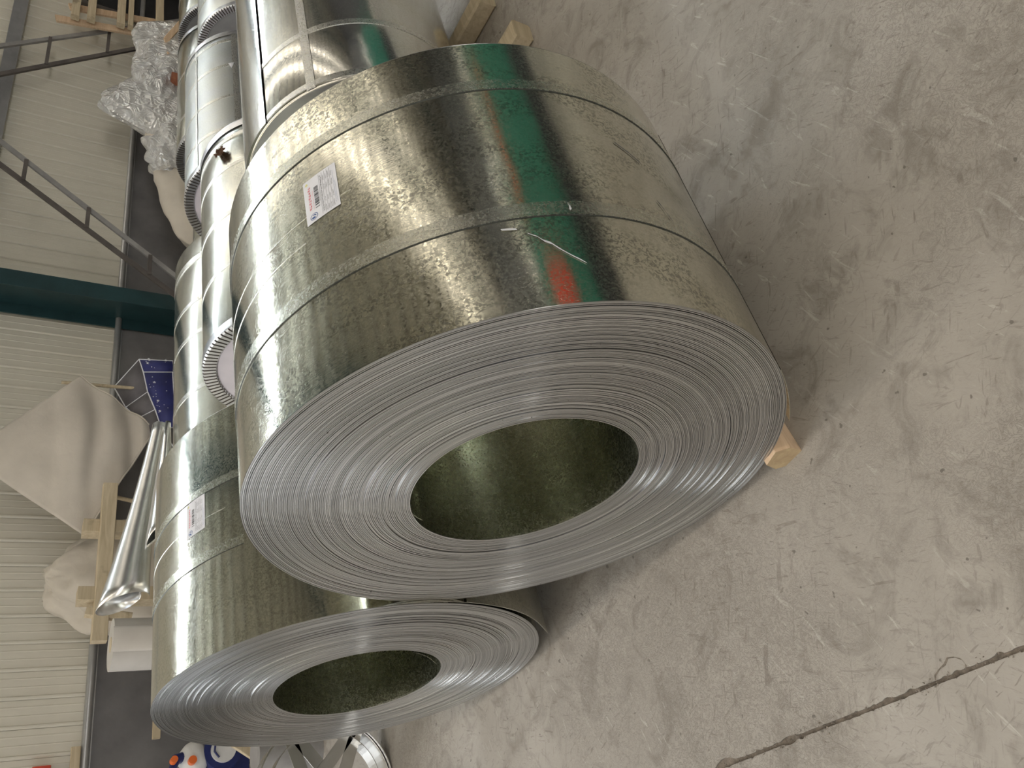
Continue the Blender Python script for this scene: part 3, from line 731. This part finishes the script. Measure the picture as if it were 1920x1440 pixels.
# the chock by coil A: short beam pointing under the coil, sawn end toward the camera
def chock():
    d = Vector((0.90, 0.0, 0)); L = 0.30
    hx = [(-0.034, 0.0), (0.026, 0.0), (0.040, 0.022), (0.030, 0.062), (-0.018, 0.075), (-0.040, 0.045)]
    o_ = Vector((0.832, 1.082, 0)); u = Vector((-0.20, 1.0, 0)).normalized(); a = Vector((1.0, 0.10, 0)).normalized()
    u = Vector((-a.y, a.x, 0))
    v = []
    for k in (0, 1):
        for (s_, z) in hx: v.append(o_ + a * (L * k) + u * (-s_) * -1 + Vector((0, 0, z)))
    n = 6; mb = MB(); mb.add(v, [(i, (i + 1) % n, n + (i + 1) % n, n + i) for i in range(n)], None, 0)
    mb.add(v[:n], [tuple(range(n - 1, -1, -1))], None, 1); mb.add(v[n:], [tuple(range(n))], None, 1)
    return mb
t = thing('wooden_chock', (0.85, 1.08, 0), 'short fresh-sawn wooden chock on the floor under the nearest coil\'s front edge', 'timber')
part('block', chock(), ['wood_new', 'wood_end'], t)
timber('squared timber lying on the floor under the nearest coil, hidden behind its foot', (0.98, 1.13, 0.0215), (0.98, 1.60, 0.0215), 0.07, 0.043)
timber('second squared timber under the nearest coil toward its back', (1.48, 1.13, 0.0215), (1.48, 1.60, 0.0215), 0.07, 0.043)
timber('light wooden block end beside the shiny coil\'s foot, nearest of the pair there', (3.04, 1.30, 0.045), (3.12, 2.15, 0.045), 0.10, 0.09, 'wood', 0.01)
timber('brown wooden block beside the shiny coil\'s foot, at the picture top', (3.50, 1.42, 0.045), (3.58, 2.15, 0.045), 0.09, 0.09, 'wood', 0.01)
for x in (2.6, 3.4): timber('timber carrying the coil with the dry leaf, ' + ('front' if x < 3 else 'rear') + ' one', (x, 2.5, 0.084), (x, 3.06, 0.084), 0.1, 0.168, 'wood', 0.008)

# dry leaf on coil D and a paper scrap on coil E
mb = MB(); cpos = Vector(cD.p(3.47, cD.th(2.590, 0.92), 0.002)); v = []; f = []
N_ = 14
for i in range(N_):
    for j in range(8):
        a = (i / (N_ - 1) - 0.5); b_ = (j / 7 - 0.5); w = 0.032 * (1 - (2 * a) ** 2) ** 0.5 * (1 + 0.5 * noise.noise((i * 0.9, 3, 0)))
        v.append((a * 0.085, b_ * 2 * w, 0.014 + 0.016 * noise.noise((i * 0.5, j * 0.7, 1.3)) + 0.012 * abs(b_)))
f = [(i * 8 + j, (i + 1) * 8 + j, (i + 1) * 8 + j + 1, i * 8 + j + 1) for i in range(N_ - 1) for j in range(7)]
mb.add(v, f, smooth=False); lf = mb.build('dry_leaf', 'leaf')
lf.location = cpos; lf.rotation_euler = (cD.th(2.59, .92) - PI / 2, 0, 0.5)
sol = lf.modifiers.new('s', 'SOLIDIFY'); sol.thickness = 0.0012
tag(lf, 'crumpled brown dry leaf lying on a wrapped coil', 'leaf')
mb = MB(); th = cE.th(3.212, 0.66)
Pp = [cE.p(5.33, th, 0.004), cE.p(5.33, th - 0.09, 0.004), cE.p(5.26, th - 0.045, 0.006)]
mb.add(Pp + [cE.p(5.31, th - 0.045, 0.009)], [(0, 1, 3), (1, 2, 3), (2, 0, 3), (0, 2, 1)]); o = mb.build('paper_scrap', 'paper', loc=Pp[0])
tag(o, 'tiny white triangular paper scrap on the dull grey coil', 'paper')

# ------------------------------------------------------------------ foil roll on the long coil, white roll, timber frame
r = thing('sheet_metal_roll', (2.2, 3.9, 0.92), 'thin bright sheet metal roll lying on the long coil, near end flared open', 'metal roll')
p0, p1 = Vector((1.73, 3.86, 1.115)), Vector((2.74, 3.87, 0.965)); axr = (p1 - p0).normalized(); uu = Vector((0, 1, 0)); vv = axr.cross(uu).normalized()
mb = MB(); n = 56; K = 16; P = np.zeros((n + 1, K + 1, 3))
for i in range(n + 1):
    th = -2.1 + i / n * (2 * PI * 1.06)
    for j in range(K + 1):
        f_ = j / K; base_ = p0 + (p1 - p0) * f_; flare = (1 - f_) ** 2 * (0.040 + 0.03 * (i / n)); rr = 0.034 + 0.010 * i / n + flare
        q = base_ + (uu * math.cos(th) + vv * math.sin(th)) * rr - (axr * 0.05 * math.sin(th) * (1 - f_) ** 3); P[i, j] = q
grid(mb, P); o = part('rolled_sheet', mb, 'foil', r); sm = o.modifiers.new('s', 'SOLIDIFY'); sm.thickness = 0.001
# second loose sheet curling beside it with a black underside
r = thing('curled_sheet', (2.0, 3.6, 0.9), 'curled metal offcut with black inside, between foil roll and left bare coil', 'metal sheet')
mb = MB(); n = 30; K = 14; P = np.zeros((n + 1, K + 1, 3))
for i in range(n + 1):
    th = math.radians(215 - i / n * 235)
    for j in range(K + 1):
        f_ = j / K; rr = 0.075 * (1 - 0.75 * f_) * (1 + 0.15 * math.sin(th * 3)); c = Vector((1.95 + 0.62 * f_, 3.55 + 0.06 * f_, 1.0 - 0.03 * f_))
        P[i, j] = c + Vector((-0.10 * math.sin(th) * (1 - f_), rr * math.cos(th), rr * math.sin(th)))
grid(mb, P); o = part('outer_skin', mb, 'foil', r); sm = o.modifiers.new('s', 'SOLIDIFY'); sm.thickness = 0.001
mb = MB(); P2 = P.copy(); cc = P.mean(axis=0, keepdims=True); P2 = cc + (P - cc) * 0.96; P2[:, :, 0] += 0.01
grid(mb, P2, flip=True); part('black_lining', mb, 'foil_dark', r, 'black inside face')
mb = MB()
r = thing('film_roll', (1.84, 4.62, 0), 'upright white film roll by the grey wall, left of the bare coils', 'roll')
mb.tube([(1.845, 4.62, 0.0), (1.845, 4.62, 1.06)], 0.135, 40); o = part('roll_body', mb, 'rope', r)
mb = MB(); th0 = -2.2; P = np.zeros((12, 2, 3))
for i in range(12):
    th = th0 + i * 0.09
    for j, z in enumerate((0.0, 1.065)): P[i, j] = (1.845 + 0.138 * math.cos(th), 4.62 + 0.138 * math.sin(th), z)
grid(mb, P); o = part('film_end', mb, 'rope', r); sm = o.modifiers.new('s', 'SOLIDIFY'); sm.thickness = 0.002
mb = MB(); mb.tube([(1.845, 4.62, 1.058), (1.845, 4.62, 1.062)], 0.04, 20); part('core', mb, 'wood', r)
# pallet stood on edge
r = thing('wooden_pallet', (2.56, 5.07, 0), 'rough wooden pallet frame stood on edge, stained beam along its top', 'pallet', 'wooden pallets')
mb = MB(); mb.beam((3.06, 5.02, 1.068), (2.06, 5.11, 1.068), 0.07, 0.085, 0.004); part('top_beam', mb, 'wood', r, 'thick beam with dark stains')
for tt, zt in ((2.79, 1.20), (2.34, 1.20)):
    mb = MB(); mb.beam((tt, 5.115, 0.0), (tt, 5.105, zt), 0.09, 0.10, 0.004, up=(0, 1, 0)); part('cross_piece', mb, 'wood', r)
mb = MB(); mb.beam((3.04, 5.04, 0.25), (2.06, 5.13, 0.25), 0.06, 0.08, 0.004); part('bottom_beam', mb, 'wood', r)
mb = MB(); mb.beam((2.20, 5.10, 0.90), (2.24, 5.10, 1.15), 0.05, 0.05, 0.004); part('splinter_block', mb, 'wood', r)

# cream bundle behind it
def lump(mb, c, rad, seed, amp=0.12, n=40, k=30, flat=None, freq=2.0, fine=0.02):
    P = np.zeros((n + 1, k + 1, 3))
    for i in range(n + 1):
        th = 2 * PI * (i % n) / n
        for j in range(k + 1):
            ph = PI * j / k - PI / 2; d_ = Vector((math.cos(ph) * math.cos(th), math.cos(ph) * math.sin(th), math.sin(ph)))
            s_ = 1 + amp * noise.noise(d_ * freq + Vector((seed, 0, 0))) + fine * 2 * (0.5 - abs(noise.noise(d_ * freq * 4 + Vector((0, seed, 0)))))
            q = Vector((d_.x * rad[0], d_.y * rad[1], d_.z * rad[2])) * s_ + Vector(c)
            q.z = max(q.z, 0.0); P[i, j] = q
    grid(mb, P, uv=lambda i, j: (i * 0.05, j * 0.05)); return mb
o = lump(MB(), (2.70, 5.60, 0.66), (0.42, 0.22, 0.64), 3.0, 0.16, 64, 50, freq=2.6, fine=0.04).build('cream_bundle', 'bale', loc=(2.7, 5.5, 0))
tag(o, 'lumpy cream foam bundle bulging behind the wooden pallet frame', 'bundle')

# cream canvas square with pleats on two poles
r = thing('canvas_sheet', (3.5, 5.2, 0), 'cream canvas square hung corner-up with soft pleats, before the ribbed wall', 'cloth')
c1, c2, c3, c4 = [wp(t_, o_, z_) for t_, o_, z_ in ((4.02, .70, 1.285), (3.60, .76, 0.79), (2.81, .72, 1.18), (3.40, .60, 1.90))]
n = 48; P = np.zeros((n + 1, n + 1, 3))
for i in range(n + 1):
    for j in range(n + 1):
        u, v = i / n, j / n   # u: c1->c4 side, v: c1->c2 side
        e = 0.045
        q = c1 * (1 - u) * (1 - v) + c4 * u * (1 - v) + c2 * (1 - u) * v + c3 * u * v
        q = q + WN * (0.11 * math.sin(PI * u) * math.sin(PI * v))
        q_ = u - v; pl = 0.018 * (1 + 0.6 * noise.noise((q_ * 6, 1, 1))) * math.sin(q_ * 14 + 1.4 * math.sin(u * 3.0) + 1.5 * noise.noise((q_ * 3, v * 2, 7))) * min(1, max(0.0, 0.45 - q_) * 1.6) * (0.25 + math.sin(PI * (u + v) / 2))
        pl += 0.012 * noise.noise((u * 5, v * 3, 2))
        q = q + WN * pl - Vector((0, 0, 1)) * 0.03 * math.sin(PI * u) * (1 - abs(2 * v - 1)) 
        P[i, j] = q
mb = grid(MB(), P); o = part('cloth', mb, 'canvas', r); sm = o.modifiers.new('s', 'SOLIDIFY'); sm.thickness = 0.003
mb = MB(); hem = [tuple(P[0, j]) for j in range(n + 1)] + [tuple(P[i, n]) for i in range(n + 1)]; mb.tube(hem, 0.006, 6); part('rolled_hem', mb, 'canvas', r)
mb = MB(); mb.tube([wp(3.97, 0.66, 0), wp(4.0, 0.66, 0.7), wp(3.99, 0.64, 1.40)], 0.012, 8); part('pole', mb, 'wood', r)
mb = MB(); mb.tube([wp(3.0, 0.50, 0), wp(3.2, 0.52, 1.0), wp(3.42, 0.55, 1.95)], 0.014, 8); part('pole', mb, 'wood', r)

# navy umbrella-like cover with pale piping
r = thing('folded_umbrella', (4.0, 5.15, 0), 'navy star-print umbrella with grey mesh panels and white piping, leaning by grey wall', 'umbrella')
def upt(x, y, off=0.7):
    # picture position of the cover's corners turned into points a fixed distance off the wall
    a = CM @ Vector((x - 960, -(y - 720), -1543.63)); o_ = Vector((0, 0, CAMZ)); n_ = WN
    w0 = wp(0, off, 0); k = (w0 - o_).dot(n_) / a.dot(n_); return o_ + a * k
CM = Rm
def poly(mb, pts, offs, m=0, bulge=0.02):
    V3 = [upt(x, y, o_) for (x, y), o_ in zip(pts, offs)]; c = sum(V3, Vector()) / len(V3) + WN * bulge
    nn = len(V3); mb.add(V3 + [c], [(i, (i + 1) % nn, nn) for i in range(nn)], None, m, True); return V3
sets = [('navy_panel', 'navy', [(261, 674), (324, 677), (324, 698), (269, 698)], (.66, .74, .74, .68)),
        ('navy_panel', 'navy', [(269, 698), (324, 698), (330, 800), (303, 806), (291, 768), (277, 735)], (.68, .74, .85, .80, .78, .72)),
        ('mesh_panel', 'greymesh', [(214, 726), (261, 674), (269, 698), (277, 735), (236, 764)], (.55, .66, .68, .72, .62)),
        ('mesh_panel', 'greymesh', [(236, 764), (277, 735), (291, 768), (258, 785)], (.62, .72, .78, .68)),
        ('mesh_panel', 'greymesh', [(258, 785), (291, 768), (303, 806), (340, 860), (300, 850)], (.68, .78, .80, .9, .8))]
for nm, mt, pts, offs in sets:
    mb = MB(); V3 = poly(mb, pts, offs); po = part(nm, mb, mt, r); sm = po.modifiers.new('s', 'SOLIDIFY'); sm.thickness = 0.002
    mb = MB(); mb.tube([tuple(p) for p in V3] + [tuple(V3[0])], 0.0055, 6); part('piping', mb, 'paper', po)
    if mt == 'navy':
        mb = MB(); random.seed(9); c = sum(V3, Vector()) / len(V3)
        for k in range(22 if len(pts) > 4 else 8):
            ws = [random.random() ** 1.0 for _ in V3]; s_ = sum(ws); q = sum((p * (w / s_) for p, w in zip(V3, ws)), Vector()) * 0.55 + 0.45 * random.choice(V3); q = q + WN * 0.028
            R_ = random.choice((0.004, 0.006, 0.012)); ring = []
            for a in range(10):
                rr = R_ if a % 2 == 0 else R_ * 0.45; ring.append(q + WD * rr * math.cos(a * PI / 5) + Vector((0, 0, rr * math.sin(a * PI / 5))))
            mb.add(ring, [tuple(range(9, -1, -1))])
        part('printed_star', mb, 'scuff', po, None, 'stuff')
mb = MB(); mb.tube([upt(285, 690, .60), wp(4.1, .75, 0.0)], 0.01, 8); part('pole', mb, 'steel', r)

# ------------------------------------------------------------------ film heap over a bale
def ridge(mb, ts, tops, yc, half, seed, amp, freq, ny=46, n_=90, z_floor=0.0, fine=0.03):
    T_ = np.linspace(ts[0], ts[-1], n_); P = np.zeros((n_, ny + 1, 3))
    for i, t_ in enumerate(T_):
        top = float(np.interp(t_, ts, tops)); endf = min(1, (t_ - ts[0]) / 0.25 + 0.02, (ts[-1] - t_) / 0.25 + 0.02) ** 0.5
        for j in range(ny + 1):
            ph = PI * j / ny; c_, s_ = math.cos(ph), math.sin(ph) ** 0.75
            d_ = 1 + amp * noise.noise((t_ * freq, j / ny * 3 * freq * 0.6, seed)) + fine * (1 - 3 * abs(noise.noise((t_ * freq * 3, j / ny * 6 * freq * 0.5, seed + 5))))
            P[i, j] = (t_ + 0.05 * noise.noise((t_ * 5, j * 0.2, seed)), yc - half * c_ * d_ * (0.55 + 0.45 * endf), max(z_floor, top * s_ * (d_ if s_ > 0.2 else 1) * (0.3 + 0.7 * endf)))
    grid(mb, P, uv=lambda i, j: (i * 0.03, j * 0.03)); return mb
o = ridge(MB(), [5.30, 5.45, 5.8, 6.18, 6.5, 6.9, 7.4, 8.0], [0.50, 0.62, 0.76, 0.85, 0.92, 1.0, 0.95, 0.7], 5.06, 0.20, 2.0, 0.06, 1.6, fine=0.01).build('cream_bale', 'bale', loc=(6.3, 5.05, 0))
tag(o, 'long smooth cream bale sloping down below the clear film heap', 'bale')
r = thing('plastic_film_heap', (7.2, 5.0, 0), 'crumpled heap of clear glossy plastic film piled on the cream bale', 'plastic film')
mb = ridge(MB(), [6.05, 6.35, 6.75, 6.9, 7.05, 7.3, 7.5, 7.7, 7.85, 8.0, 8.3, 8.55, 8.7], [0.80, 0.90, 0.98, 1.08, 1.22, 1.22, 1.08, 1.00, 1.05, 1.12, 1.09, 0.98, 0.80], 5.03, 0.20, 7.0, 0.30, 2.2, n_=170, ny=90, fine=0.016)
part('crumpled_film', mb, 'film', r)
mb = lump(MB(), (7.55, 5.0, 0.86), (0.55, 0.17, 0.24), 5.0, 0.45, 80, 60, freq=2.0, fine=0.02); part('film_fold', mb, 'film', r)
mb = lump(MB(), (6.55, 5.0, 0.72), (0.35, 0.16, 0.24), 8.0, 0.45, 60, 50, freq=2.0, fine=0.02); part('film_fold', mb, 'film', r)

# crate parts near the film
r = thing('crate_frame', (8.0, 4.75, 0), 'light wooden crate corner with red-brown end cap behind wrapped coils', 'crate')
for p, q, mt in (((8.10, 4.87, 0.835), (8.60, 4.87, 0.66), 'wood_new'), ((8.10, 4.87, 0.835), (7.45, 4.87, 0.74), 'wood_new'), ((7.86, 4.89, 0.74), (8.3, 4.89, 0.70), 'wood')):
    mb = MB(); mb.beam(p, q, 0.05, 0.06, 0.004); part('batten', mb, mt, r)
for xx in (8.10, 7.46, 8.58):
    mb = MB(); mb.beam((xx, 4.91, 0), (xx, 4.91, 0.80 if xx == 8.10 else 0.70), 0.05, 0.05, 0.004); part('post', mb, 'wood', r)
mb = MB(); mb.box((7.46, 4.85, 0.755), (0.07, 0.09, 0.07)); part('end_cap', mb, 'wood_red', r, 'red-brown block')
# big pallet on edge in front of the dark doorway
r = thing('wooden_pallet', (9.0, 5.2, 0), 'tall pale wooden pallet on edge before the dark doorway, at picture top left', 'pallet', 'wooden pallets')
for dt in (0.0, 0.28):
    mb = MB(); mb.beam((8.92 + dt, 5.22, 0.02), (8.47 + dt, 5.22, 1.80 - dt * 0.35), 0.10, 0.025, 0.003, up=(0, 1, 0)); part('board', mb, 'wood_new', r)
for z in (0.25, 0.62, 0.86, 1.14, 1.23, 1.50, 1.64):
    x_ = 8.92 - 0.45 * z / 1.8
    mb = MB(); mb.beam((x_ - 0.02, 5.16, z), (x_ + 1.5, 5.16, z + 0.02), 0.06, 0.075 if z not in (1.14,) else 0.05, 0.004); part('stringer', mb, 'wood', r)
mb = MB(); mb.beam((9.9, 5.22, 0.02), (9.6, 5.22, 1.75), 0.10, 0.025, 0.003, up=(0, 1, 0)); part('board', mb, 'wood_new', r)
mb = MB(); mb.box((9.62, 5.19, 1.42), (0.3, 0.012, 0.16)); part('grey_board', mb, 'steel', r)

# steel lattice trestle: two ladder frames leaning together
def ladder(label, railA, railB, off, rungs):
    """rails through two picture points each, in a plane a fixed distance off the wall, from the floor up to 2.95 m"""
    ends = []
    for (pa_, pb_) in (railA, railB):
        P_, Q_ = upt(*pa_, off), upt(*pb_, off); k = (Q_ - P_) / (Q_.z - P_.z)
        ends.append((P_ + k * (2.95 - P_.z), P_ + k * (0.0 - P_.z)))
    r_ = thing('lattice_ladder', ends[0][1], label, 'steel lattice', 'steel lattice ladders by the wall')
    for (T_, B_), mt, lb in zip(ends, ('steel', 'steel_dark'), ('light grey rail', 'dark rail')):
        mb_ = MB(); mb_.beam(T_, B_, 0.042, 0.004, up=WN); mb_.beam(T_ - WN * 0.02, B_ - WN * 0.02, 0.004, 0.042, up=WN)
        d = (T_ - B_).normalized().cross(WN) * 0.019
        mb_.beam(T_ + d - WN * 0.02, B_ + d - WN * 0.02, 0.004, 0.042, up=WN); part('rail', mb_, mt, r_, lb)
    zs = [upt(*p, off).z for p in rungs]; dz = (zs[0] - zs[-1]) / max(1, len(zs) - 1)
    z = zs[0] + dz * int((2.9 - zs[0]) / dz)
    while z > 0.1:
        q = [B_ + (T_ - B_) * (z / 2.95) for (T_, B_) in ends]
        mb_ = MB(); mb_.beam(q[0], q[1], 0.04, 0.03, up=(0, 0, 1)); part('rung', mb_, 'steel_dark', r_); z -= dz
    return r_
ladder('grey lattice ladder slanting down beside the green column', ((0, 263), (333, 520)), ((0, 307), (325, 550)), 0.6, [(45, 328), (160, 418), (280, 508)])
ladder('grey lattice ladder slanting down behind the plastic film heap', ((0, 85), (250, 50)), ((0, 138), (255, 90)), 0.20, [(90, 100), (203, 80)])

# ------------------------------------------------------------------ left edge of the picture's ground: strip hoop, ride-on toy, batten
r = thing('strip_hoop', (0.86, 3.74, 0), 'bright metal strip hoop with crossing flat spokes standing left of the bare coils', 'metal hoop')
hc = Vector((0.80, 3.76, 0.30))
def hoop(rad, y0, y1, th=0.003, n=72):
    m_ = MB(); P = np.zeros((n + 1, 5, 3))
    for i in range(n + 1):
        a = 2 * PI * i / n
        for j, (rr, yy) in enumerate(((rad, y0), (rad, y1), (rad - th, y1), (rad - th, y0), (rad, y0))):
            P[i, j] = (hc.x + rr * math.cos(a), yy, hc.z + rr * math.sin(a))
    return grid(m_, P, smooth=False)
part('outer_band', hoop(0.30, 3.66, 3.76), 'foil', r)
part('outer_band', hoop(0.294, 3.68, 3.80), 'foil', r)
part('inner_band', hoop(0.245, 3.67, 3.75), 'foil', r)
part('hub_band', hoop(0.07, 3.66, 3.78), 'foil', r)
for k in range(12):
    a = k * PI / 6 + 0.2; b_ = a + 0.75 * (1 if k % 2 else -1)
    p = hc + Vector((0.07 * math.cos(a), -0.06 + 0.008 * (k % 3), 0.07 * math.sin(a))); q = hc + Vector((0.285 * math.cos(b_), -0.06 + 0.008 * (k % 3), 0.285 * math.sin(b_)))
    mb = MB(); mb.beam(p, q, 0.003, 0.042, up=(0, 1, 0)) if False else mb.beam(p, q, 0.055, 0.003, up=(0, 1, 0)); part('flat_spoke', mb, 'foil', r)

r = thing('ride_on_toy', (1.35, 5.5, 0), 'white and navy ride-on toy with orange caps by the grey wall', 'toy')
yy = 5.4; 
def at(x, y, Y_=5.4):
    a = CM @ Vector((x - 960, -(y - 720), -1543.63)); k = Y_ / a.y; return Vector((0, 0, CAMZ)) + a * k
w0 = at(418, 1407, 5.35); 
mb = MB(); n = 40
def disc(mb, c, r0, y0, y1, m=0, n=36):
    v = [(c.x + r0 * math.cos(2 * PI * i / n), y0, c.z + r0 * math.sin(2 * PI * i / n)) for i in range(n)] + [(c.x + r0 * 0.96 * math.cos(2 * PI * i / n), y1, c.z + r0 * 0.96 * math.sin(2 * PI * i / n)) for i in range(n)]
    mb.add(v, [(i, (i + 1) % n, n + (i + 1) % n, n + i) for i in range(n)], None, m, True); mb.add(v[n:], [tuple(range(n))], None, m); mb.add(v[:n], [tuple(range(n - 1, -1, -1))], None, m)
disc(mb, w0, 0.115, 5.45, 5.34); wheel = part('wheel', mb, 'navyplastic', r, 'navy wheel')
mb = MB(); disc(mb, w0, 0.075, 5.36, 5.325); part('wheel_hub', mb, 'white', wheel, 'white hub')
mb = MB(); mb.tube([w0 + Vector((0.05, -0.03, 0.02)), w0 + Vector((0.035, -0.035, 0.05)), w0 + Vector((-0.01, -0.035, 0.056)), w0 + Vector((-0.045, -0.03, 0.03))], 0.006, 8); part('hub_ornament', mb, 'navyplastic', wheel)
bdy = at(362, 1424, 5.4); mb = lump(MB(), tuple(bdy), (0.10, 0.08, 0.085), 1.0, 0.05, 32, 24, fine=0.0); part('body_shell', mb, 'white', r, 'white body')
mb = MB(); disc(mb, at(362, 1424, 5.3), 0.024, 5.34, 5.30); part('orange_cap', mb, 'orange', r, 'orange cap')
hd = at(330, 1424, 5.35); mb = MB(); mb.tube([bdy + Vector((0.02, 0, 0.03)), hd, at(322, 1445, 5.35)], [0.035, 0.030, 0.02], 14); part('handle_arm', mb, 'navyplastic', r, 'navy arm')
mb = MB(); disc(mb, at(327, 1424, 5.28), 0.020, 5.32, 5.27); part('orange_cap', mb, 'orange', r, 'red-orange grip cap')
mb = MB(); mb.box((w0.x + 0.02, 5.5, w0.z / 2 + 0.05), (0.5, 0.2, 0.10)); mb.tube([(w0.x - 0.2, 5.45, 0.09), (w0.x - 0.2, 5.55, 0.09)], 0.09, 20); mb.tube([(w0.x + 0.25, 5.45, 0.09), (w0.x + 0.25, 5.55, 0.09)], 0.09, 20); mb.beam((w0.x, 5.5, 0.1), (w0.x - 0.02, 5.45, bdy.z), 0.08, 0.10); part('chassis', mb, 'navyplastic', r)
r = thing('canvas_bag', (1.78, 5.6, 0), 'olive canvas bag slumped beside the ride-on toy', 'bag')
mb = lump(MB(), (1.78, 5.60, 0.27), (0.15, 0.09, 0.29), 4.0, 0.25, 40, 30); M['olive'] = cloth_mat('olive_cloth', (0.17, 0.16, 0.11)); part('bag_body', mb, 'olive', r)
mb = MB(); mb.tube([(1.72, 5.58, 0.50), (1.74, 5.56, 0.58), (1.82, 5.56, 0.58), (1.84, 5.58, 0.50)], 0.01, 8); part('bag_handle', mb, 'olive', r)
# wooden bits and dark steel parts between toy and hoop
o = MB().beam((-0.15, 0, -0.2), (0.15, 0, 0.2), 0.03, 0.05, 0.003).build('wooden_batten', 'wood'); o.location = (1.30, 5.0, 0.215)
tag(o, 'leaning wooden batten end between the ride-on toy and the metal hoop', 'timber')
o = MB().tube([(0, 0, 0), (0, 0, 0.34)], 0.10, 28).build('paint_tin', 'steel'); o.location = (1.22, 4.62, 0); tag(o, 'dull round metal tin behind the strip hoop', 'tin')
# small things on the wall at the bottom-left corner
r = thing('wooden_crate', (2.2, 5.72, 0), 'low wooden crate against the grey wall behind the white roll', 'crate')
for z in (0.1, 0.3, 0.5):
    mb = MB(); mb.box((2.0, 5.62, z), (0.45, 0.02, 0.14)); part('slat', mb, 'wood', r)
for x in (1.80, 2.20):
    mb = MB(); mb.box((x, 5.72, 0.31), (0.03, 0.2, 0.62)); part('side', mb, 'wood', r)
o = MB().beam((-0.35, 0, 0), (0.35, 0, 0), 0.035, 0.045, 0.002).build('wooden_batten', 'wood'); o.location = (2.02, 5.70, 0.643); o.rotation_euler = (0, 0, -0.08)
tag(o, 'thin wooden batten poking out left of the bare coils, on grey wall', 'timber')
o = MB().box((0, 0, 0), (0.3, 0.06, 0.10), bev=0.006).build('red_box', 'red'); o.location = wp(1.50, 0.035, 1.245); tag(o, 'small red box on the ribbed wall at the picture corner', 'box')
o = MB().box((0, 0, 0), (0.35, 0.03, 0.055), bev=0.004).build('wooden_strip', 'wood'); o.location = wp(1.57, 0.05, 1.065); tag(o, 'tan wooden strip lying along the wall ledge at the picture corner', 'timber')

# roll-forming machine outside the frame; it shows only mirrored in the nearest coil
r = thing('roll_forming_machine', (4.6, -1.6, 0), 'dark green sheet machine with red guard, mirrored in the nearest coil', 'machine')
mb = MB(); mb.box((4.6, -1.6, 0.20), (4.9, 1.1, 0.40), bev=0.02); part('bed', mb, 'dark', r)
mb = MB(); mb.box((4.6, -1.5, 0.80), (4.8, 0.9, 0.80), bev=0.04); part('cabinet', mb, 'machine_green', r)
mb = MB(); mb.box((2.33, -1.02, 0.92), (0.28, 0.06, 0.30), bev=0.01); part('guard', mb, 'red', r)
mb = MB(); mb.box((3.5, -1.02, 1.12), (1.2, 0.05, 0.10), bev=0.01); part('rust_rail', mb, 'wood_red', r)
for x in (3.4, 4.4, 5.4, 6.4):
    mb = MB(); mb.tube([(x, -2.0, 1.4), (x, -1.1, 1.4)], 0.12, 20); part('roller', mb, 'foil', r)
